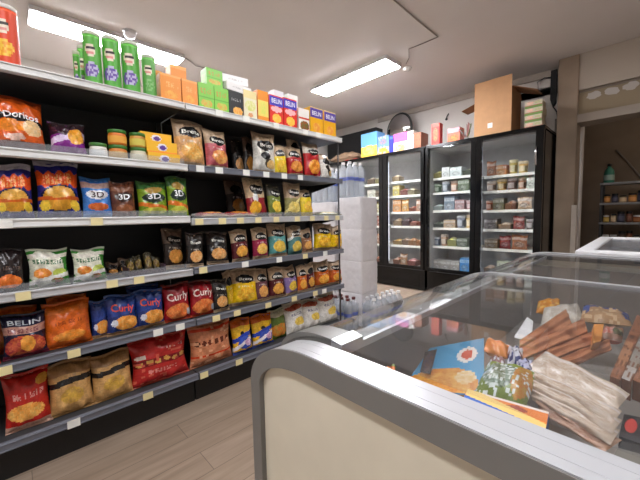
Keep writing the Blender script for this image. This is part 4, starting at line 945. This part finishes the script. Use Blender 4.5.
# ------------------------------------------------------------------ island freezers
def arc_profile(x0, zl, zt, rx, n=20):
    """front curve of a freezer lid from (x0, zl) up to the flat top"""
    out = []
    for k in range(n+1):
        a = PI/2*k/n; out.append((x0+rx*(1-math.cos(a)), zl+(zt-zl)*math.sin(a)))
    return out
def mirror(pts, cx): return [(2*cx-x, z) for x, z in pts[::-1]]
FX0, FX1, FY0, FY1 = -.650, .36, .39, 2.50; FC = (FX0+FX1)/2
t = thing('island_freezer', 'large island chest freezer with curved glass lid and cream end panel', 'freezer', (FC, (FY0+FY1)/2, 0), group='island freezers')
oy = (FY0+FY1)/2
def T(pts): return [(x-FC, z) for x, z in pts]
front = arc_profile(FX0, .765, .882, .20); prof = front+[(FX1-.02, .882), (FX1, .865)]
inn = arc_profile(FX0+.036, .765, .840, .16); iprof = inn+[(FX1-.05, .840), (FX1-.036, .83)]
for nm, ya, yb in (('end_cap', FY0, FY0+.068), ('end_cap', FY1-.068, FY1)):
    b = PM(); o1 = [(FX0, .10)]+prof+[(FX1, .10)]; i1 = [(FX0+.032, .10)]+iprof+[(FX1-.032, .10)]
    o1, i1 = T(o1), T(i1); n = len(o1)
    for k in range(n-1):
        for y in (ya-oy, yb-oy):
            b.poly([(o1[k][0], y, o1[k][1]), (o1[k+1][0], y, o1[k+1][1]), (i1[k+1][0], y, i1[k+1][1]), (i1[k][0], y, i1[k][1])])
        b.poly([(o1[k][0], ya-oy, o1[k][1]), (o1[k+1][0], ya-oy, o1[k+1][1]), (o1[k+1][0], yb-oy, o1[k+1][1]), (o1[k][0], yb-oy, o1[k][1])], sm=True)
        b.poly([(i1[k][0], ya-oy, i1[k][1]), (i1[k+1][0], ya-oy, i1[k+1][1]), (i1[k+1][0], yb-oy, i1[k+1][1]), (i1[k][0], yb-oy, i1[k][1])], sm=True)
    cp = b.build(nm, M_FGREY, t, fix=True)
    r_ = PM(); tp = o1[14:-2]
    for yy0, yy1 in ((ya+.003, ya+.0205), (ya+.021, ya+.047), (ya+.0475, ya+.066)):
        for k in range(len(tp)-1):
            p, q = tp[k], tp[k+1]
            r_.hexa([(p[0], yy0-oy, p[1]-.001), (q[0], yy0-oy, q[1]-.001), (q[0], yy1-oy, q[1]-.001), (p[0], yy1-oy, p[1]-.001), (p[0], yy0-oy, p[1]+.0015), (q[0], yy0-oy, q[1]+.0015), (q[0], yy1-oy, q[1]+.0015), (p[0], yy1-oy, p[1]+.0015)])
    r_.build('top_rail', M_FSILV, cp)
for ya, yb in ((FY0+.012, FY0+.060), (FY1-.060, FY1-.012)):
    PM().prism(T([(FX0+.033, .10)]+[(x, z-.0005) for x, z in iprof]+[(FX1-.033, .10)]), ya-oy, yb-oy).build('end_panel', M_CREAM, t)
for xa, xb in ((FX0+.004, FX0+.05), (FX1-.05, FX1-.004)):
    PM().box((xa-FC, FY0+.069-oy, .10), (xb-FC, FY1-.069-oy, .72)).build('side_panel', M_CREAM, t)
    PM().box((xa-FC-.004, FY0+.069-oy, .72), (xb-FC+.004, FY1-.069-oy, .775)).build('bumper_rail', M_FGREY, t)
PM().box((FX0+.06-FC, FY0+.06-oy, 0), (FX1-.06-FC, FY1-.06-oy, .10)).build('plinth', M_DARK, t)
l = PM(); l.box((FX0+.05-FC, FY0+.069-oy, .10), (FX1-.05-FC, FY1-.069-oy, .42))
l.box((FX0+.051-FC, FY0+.061-oy, .42), (FX0+.075-FC, FY1-.061-oy, .77)); l.box((FX1-.075-FC, FY0+.061-oy, .42), (FX1-.051-FC, FY1-.061-oy, .862))
l.box((FX0+.076-FC, FY0+.061-oy, .42), (FX1-.076-FC, FY0+.075-oy, .80)); l.box((FX0+.076-FC, FY1-.075-oy, .42), (FX1-.076-FC, FY1-.061-oy, .80))
l.build('liner', M_LINER, t)
def lid(ya, yb, lift, nm):
    pr = [(x, z+lift) for x, z in arc_profile(FX0+.012, .775, .880, .19)]; pr = T(pr+[(-.2, .880+lift), (.1, .880+lift), (FX1-.03, .880+lift)])
    def shell(a, b_, th):
        s = PM(); n = len(pr)-1
        def P(u, y, dz):
            p = pr[min(n, int(round(u*n)))]; return (p[0], y, p[1]-dz)
        s.grid(lambda u, v: P(u, a+(b_-a)*v, 0), n, 1, WHITE); s.grid(lambda u, v: P(u, a+(b_-a)*v, th), n, 1, WHITE, flip=True)
        for y in (a, b_):
            for k in range(n): s.poly([P(k/n, y, 0), P((k+1)/n, y, 0), P((k+1)/n, y, th), P(k/n, y, th)])
        for u in (0, 1): s.poly([P(u, a, 0), P(u, b_, 0), P(u, b_, th), P(u, a, th)])
        return s
    bm_ob = shell(ya-oy, yb-oy, .004).build('glass_lid', M_FGLASS, t, fix=False)
    return bm_ob, shell, pr
g1_, shell, pr = lid(FY0+.075, 1.50, .010, 'near')
shell(1.475-oy, 1.505-oy, .014).build('lid_frame', M_FSILV, g1_)
# end piece of the sliding lid: short curved grey cap with silver inner end
pc = [(x, z+.014) for x, z in arc_profile(FX0+.018, .800, .879, .15)]
cap = T([(FX0+.018, .79)]+pc+[(-.455, .893), (-.455, .862), (-.50, .858), (FX0+.06, .80)])
PM().prism(cap, FY0+.075-oy, FY0+.135-oy).build('lid_end_cap', M_FGREY, g1_)
PM().prism(T([(-.454, .893), (-.425, .888), (-.425, .866), (-.454, .862)]), FY0+.075-oy, FY0+.145-oy).build('lid_end_tip', M_FSILV, g1_)
g2_, shell2, pr2 = lid(1.44, FY1-.072, .0, 'far')
shell2(FY1-.105-oy, FY1-.072-oy, .012).build('lid_frame', M_FSILV, g2_)
# rail along the flat shoulder of the lids
PM().box((FX0+.19-FC, FY0+.07-oy, .846), (FX0+.20-FC, FY1-.07-oy, .862)).build('slide_rail', M_FSILV, t)

# second freezer behind
SX0, SX1, SY0, SY1, SZ = -.33, .62, 2.56, 3.98, .91
t = thing('island_freezer', 'white chest freezer with flat glass top behind the large curved freezer', 'freezer', ((SX0+SX1)/2, (SY0+SY1)/2, 0), group='island freezers')
w, d = (SX1-SX0)/2, (SY1-SY0)/2
PM().box((-w+.02, -d+.02, .10), (w-.02, d-.02, .60)).build('cabinet', M_FWHITE, t, None, .02)
PM().box((-w+.06, -d+.06, 0), (w-.06, d-.06, .10)).build('plinth', M_DARK, t)
r = ring(-w, w, -d, d, -w+.09, w-.09, -d+.09, d-.09, 0, 0)
r = PM()
for a, b2 in (((-w, -d), (w, -d+.09)), ((-w, d-.09), (w, d)), ((-w, -d+.09), (-w+.09, d-.09)), ((w-.09, -d+.09), (w, d-.09))):
    r.box((a[0], a[1], .60), (b2[0], b2[1], SZ-.012))
r.build('rim', M_FWHITE, t, None, .012)
PM().box((-w+.09, -d+.09, SZ-.03), (w-.09, d-.09, SZ-.022)).build('glass_lid', M_FGLASS, t)
PM().box((-.02, -d+.085, SZ-.022), (.02, d-.085, SZ-.010)).build('lid_divider', M_FGREY, t)
for k in range(6):
    col = [(120, 90, 70), (190, 180, 170), (150, 60, 50), (200, 150, 80), (90, 110, 140), (210, 200, 190)][k]
    o = make_carton('frozen_carton', .22, .06, .3, design(col, ('f', .5, .5, .3, .3, (230, 220, 200), col)), col, tuple(min(255, c+20) for c in col))
    o.location = (SX0+.15+.30*(k % 2)+.2, SY0+.25+.42*(k//2), .602); o.rotation_euler = (0, 0, .3*(k % 3)-.2)
    tag(o, '%s frozen carton, %s row from the near end inside the white freezer, %s side' % (cname(col), ORD[k//2], ('left', 'right')[k % 2]), 'box', 'cartons in the white freezer')

# ------------------------------------------------------------------ frozen goods in the curved freezer
def patch(name, pts, thick, art, label, cat, group=None, bulge=0.0, nu=40, nv=34, mat=None, text=None, seed=0):
    """a pack whose upper face spans four points p(u=0,v=0), (1,0), (1,1), (0,1)"""
    P = [at_z(*q) for q in pts]; ctr = (P[0]+P[1]+P[2]+P[3])/4
    P = [p-ctr for p in P]; nrm = (P[1]-P[0]).cross(P[3]-P[0]).normalized()
    if nrm.z < 0: nrm = -nrm
    rr = random.Random(seed); ph = [rr.uniform(0, 6) for _ in range(3)]
    def B(u, v): return (P[0]*(1-u)+P[1]*u)*(1-v)+(P[3]*(1-u)+P[2]*u)*v
    def k(u, v): return max(0, (1-abs(2*u-1)**3))**.6*max(0, (1-abs(2*v-1)**3))**.6
    def top(u, v, off=0.0):
        b = bulge*k(u, v)+(.003*math.sin(14*u+ph[0]+5*v)+.003*math.sin(11*v+ph[1]))*(1 if bulge else 0)*min(1, 4*k(u, v))
        return B(u, v)+nrm*(b+off)
    def bot(u, v): return B(u, v)-nrm*(thick if not bulge else thick*k(u, v)+.001)
    b = PM(); b.grid(top, nu, nv, art, sm=bool(bulge)); side = art(.02, .5)
    b.grid(bot, 6, 6, side, sm=bool(bulge), flip=True)
    if not bulge:
        cs = [(0, 0), (1, 0), (1, 1), (0, 1)]
        for i in range(4):
            p, q = cs[i], cs[(i+1) % 4]; b.poly([top(*p), top(*q), bot(*q), bot(*p)], art(.5, .04) if i == 0 else side)
    if text:
        for (st, u0, u1, v0, v1, col) in text: b.text(st, lambda u, v: top(u, v, .002), u0, u1, v0, v1, col)
    o = b.build(name, mat or CARD, None, ctr, fix=True); return tag(o, label, cat, group)
patch('frozen_box', [(402, 390, .66), (484, 397, .665), (484, 338, .755), (430, 348, .755)], .05,
      design((74, 156, 200), ('e', .72, .72, .17, .15, (236, 228, 220)), ('e', .72, .72, .09, .09, (214, 90, 60)), ('f', .45, .20, .48, .28, (214, 130, 40), (240, 186, 90)), ('f', .75, .30, .14, .12, (244, 230, 200), (226, 180, 110)), ('b', 0, .03, (60, 100, 130))),
      'sky blue frozen food box with golden fried pieces leaning in the freezer', 'box')
patch('frozen_box', [(420, 372, .70), (430, 374, .70), (437, 349, .75), (425, 352, .75)], .04, design((70, 56, 50), ('f', .5, .5, .4, .4, (120, 80, 50), (60, 60, 90))), 'small dark brown box tucked left of the sky blue box', 'box')
patch('frozen_vegetable_bag', [(473, 397, .69), (524, 412, .69), (538, 374, .70), (487, 364, .71)], .04,
      design((120, 138, 60), ('b', .75, 1.01, (136, 156, 66)), ('f', .38, .5, .32, .34, (206, 214, 206), (70, 92, 60)), ('f', .82, .5, .18, .42, (206, 120, 60), (190, 160, 70)), ('n', 22, 20, .22, (226, 232, 226))),
      'clear bag of frozen mixed vegetables beside the sky blue box', 'bag', None, .035, 40, 28, FILM, None, 3)
patch('frozen_pizza_box', [(458, 408, .705), (544, 438, .705), (549, 412, .715), (468, 389, .715)], .04,
      design((236, 130, 40), ('s', .96, .96, .05, (240, 226, 214)), ('f', .3, .6, .3, .3, (240, 110, 30), (246, 180, 70)), ('f', .65, .75, .12, .12, (150, 50, 30), (190, 80, 50)), ('s', .9, .3, .2, (246, 206, 120)), ('s', .55, .15, .14, (60, 110, 200))),
      'orange and blue frozen box right against the near freezer rim', 'box')
stack = [([(524, 369, .70), (614, 413, .70), (630, 394, .71), (546, 351, .73)], 'topmost and farthest'), ([(522, 378, .69), (612, 424, .69), (622, 411, .70), (532, 370, .71)], 'second'),
         ([(524, 388, .68), (612, 434, .68), (622, 420, .69), (528, 378, .70)], 'third'), ([(532, 400, .67), (610, 445, .67), (620, 430, .68), (530, 388, .69)], 'fourth')]
for k, (q, nm) in enumerate(stack):
    patch('frozen_fish_bag', q, .022, design((206, 186, 166), ('f', .5, .5, .46, .42, (226, 212, 196), (186, 160, 138)), ('s', .9, .8, .05, (220, 206, 196))),
          nm+' long beige frozen bag in the pile at the freezer front', 'bag', 'beige frozen bags', .016, 40, 28, FILM, None, 10+k)
patch('frozen_fish_bag', [(540, 412, .66), (604, 452, .66), (622, 440, .67), (536, 400, .68)], .02, design((176, 140, 116), ('f', .5, .5, .44, .4, (200, 170, 150), (150, 104, 80))), 'brownish frozen bag at the bottom of the beige pile', 'bag', 'beige frozen bags', .014, 40, 28, FILM, None, 17)
br = design((204, 136, 96), ('s', .55, .45, .12, (214, 170, 132)), ('f', .5, .5, .5, .5, (214, 146, 106), (184, 116, 80)), ('b', 0, .08, (140, 88, 62)))
for k, (q, lb) in enumerate((
    ([(519, 354, .675), (572, 324, .675), (566, 309, .70), (520, 340, .70)], 'farthest long brown frozen pack of the slanted pile'),
    ([(522, 361, .68), (588, 333, .68), (584, 318, .70), (521, 347, .70)], 'second long brown frozen pack of the slanted pile'),
    ([(537, 366, .66), (604, 341, .66), (601, 328, .68), (532, 354, .68)], 'third long brown frozen pack of the slanted pile'),
    ([(556, 372, .64), (612, 350, .64), (609, 339, .655), (552, 361, .655)], 'lowest long brown frozen pack of the slanted pile'))):
    patch('frozen_snack_pack', q, .03, br, lb, 'pack', 'long brown frozen packs', .008, 40, 28, FILM, None, 30+k)
patch('frozen_box', [(593, 343, .69), (601, 341, .69), (604, 324, .71), (594, 324, .71)], .03, design((226, 150, 70), ('f', .5, .5, .3, .3, (240, 180, 100), (214, 120, 50))), 'small orange box end on the slanted brown packs', 'box')
patch('frozen_bag', [(540, 329, .62), (585, 322, .62), (578, 304, .63), (544, 308, .63)], .03, design((214, 204, 190), ('f', .5, .5, .4, .4, (232, 226, 216), (190, 176, 160))), 'white frozen bag at the back of the curved freezer', 'bag', None, .03, 40, 28, FILM, None, 41)
patch('frozen_bag', [(536, 313, .60), (560, 311, .60), (560, 299, .62), (538, 301, .62)], .03, design((226, 146, 40), ('n', 8, 8, .3, (240, 180, 80))), 'orange frozen bag farthest back left in the curved freezer', 'bag', None, .025, 40, 28, FILM, None, 42)
patch('frozen_bag', [(580, 321, .63), (632, 326, .63), (628, 313, .65), (584, 305, .66)], .03, design((180, 140, 100), ('b', .75, 1.01, (70, 80, 130)), ('e', .05, .6, .1, .3, (60, 80, 140)), ('e', .93, .5, .1, .3, (60, 80, 140)), ('n', 14, 8, .3, (214, 180, 140))), 'tan frozen bag with blue ends at the back of the freezer', 'bag', None, .022, 40, 28, FILM, None, 43)
patch('frozen_bag', [(600, 338, .64), (622, 342, .64), (624, 330, .65), (604, 327, .65)], .03, design((150, 110, 90), ('f', .3, .5, .3, .3, (230, 220, 210), (200, 80, 60)), ('f', .75, .5, .25, .3, (110, 130, 70), (90, 70, 60))), 'small mixed colour bag right of the slanted brown packs', 'bag', None, .02, 40, 28, FILM, None, 44)
for k in range(4):
    dx = 11.5*k
    patch('frozen_long_box', [(610+dx, 376+2*k, .72), (620+dx, 380+2*k, .72), (647+dx, 318+2*k, .72), (637+dx, 315+2*k, .72)], .05,
          design((150, 96, 66) if k != 1 else (176, 168, 160), ('s', .3, .3, .16, (172, 120, 84) if k != 1 else (150, 140, 130)), ('n', 5, 26, .2, (120, 72, 48))),
          ('first long brown box from the left at the right side of the freezer', 'pale grey long box second from the left at the right side', 'third long brown box from the left at the right side', 'fourth long brown box at the right photo edge')[k], 'box', 'long boxes in the freezer')
patch('frozen_box', [(619, 436, .67), (650, 447, .67), (655, 420, .67), (624, 414, .67)], .05, design((30, 30, 34), ('e', .3, .55, .2, .3, (200, 60, 50)), ('b', 0, .2, (60, 60, 64)), ('e', .8, .5, .16, .3, (180, 190, 210))), 'black box with a red round picture at the right photo edge', 'box')
patch('frozen_box', [(612, 458, .67), (655, 472, .67), (655, 449, .67), (622, 441, .67)], .05, design((120, 116, 108), ('b', .6, 1.01, (40, 40, 42))), 'grey box below the black box at the right photo edge', 'box')
patch('frozen_bread', [(483, 351, .67), (508, 358, .67), (511, 347, .68), (487, 339, .68)], .025, design((226, 136, 60), ('f', .5, .5, .4, .4, (236, 160, 90), (214, 110, 40)), ('b', .85, 1.01, (236, 200, 190))), 'orange wrapped pack right of the sky blue box', 'pack', None, .02, 40, 28, FILM, None, 51)
for k, (px, py) in enumerate(((514, 357), (524, 370), (496, 366))):
    patch('clear_wrap_pack', [(px-7, py+8, .69), (px+8, py+9, .69), (px+9, py-7, .70), (px-6, py-9, .70)], .02, design([(210, 208, 216), (190, 190, 214), (160, 120, 120)][k], ('n', 8, 8, .35, (60, 70, 120) if k < 2 else (230, 226, 226))),
          ('silvery plastic pack above the beige pile', 'blue and white plastic pack left of the beige pile', 'small pinkish pack above the vegetable bag')[k], 'pack', None, .02, 40, 28, FILM, None, 60+k)
patch('frozen_packet', [(368, 371, .64), (393, 376, .64), (396, 366, .65), (372, 360, .65)], .02, design((226, 220, 206), ('f', .8, .5, .3, .4, (226, 110, 60), (240, 160, 100)), ('b', .8, 1.01, (150, 170, 90))), 'white and orange packet alone at the left end inside the freezer', 'packet', None, .012, 40, 28, FILM, None, 71)
patch('frozen_packet', [(408, 388, .66), (431, 392, .66), (430, 376, .67), (413, 372, .67)], .02, design((176, 184, 206), ('n', 8, 8, .4, (220, 224, 236))), 'pale bluish plastic packet left of the golden fried pieces', 'packet', None, .02, 40, 28, FILM, None, 72)
o = patch('white_piece', [(514, 337, .66), (531, 342, .66), (533, 321, .72), (527, 317, .73)], .003, design((250, 250, 250)), 'plain white card sloping among the packs in the freezer', 'card')  # flat white piece; what the white wedge is stays open

# ------------------------------------------------------------------ light and view
w = bpy.data.worlds.new('world'); bpy.context.scene.world = w; w.use_nodes = True
w.node_tree.nodes['Background'].inputs['Color'].default_value = (.5, .48, .46, 1); w.node_tree.nodes['Background'].inputs['Strength'].default_value = .15
sc = bpy.context.scene
sc.view_settings.view_transform = 'Standard'; sc.view_settings.look = 'None'; sc.view_settings.gamma = 1; sc.view_settings.use_curve_mapping = False
sc.view_settings.exposure = 1.66
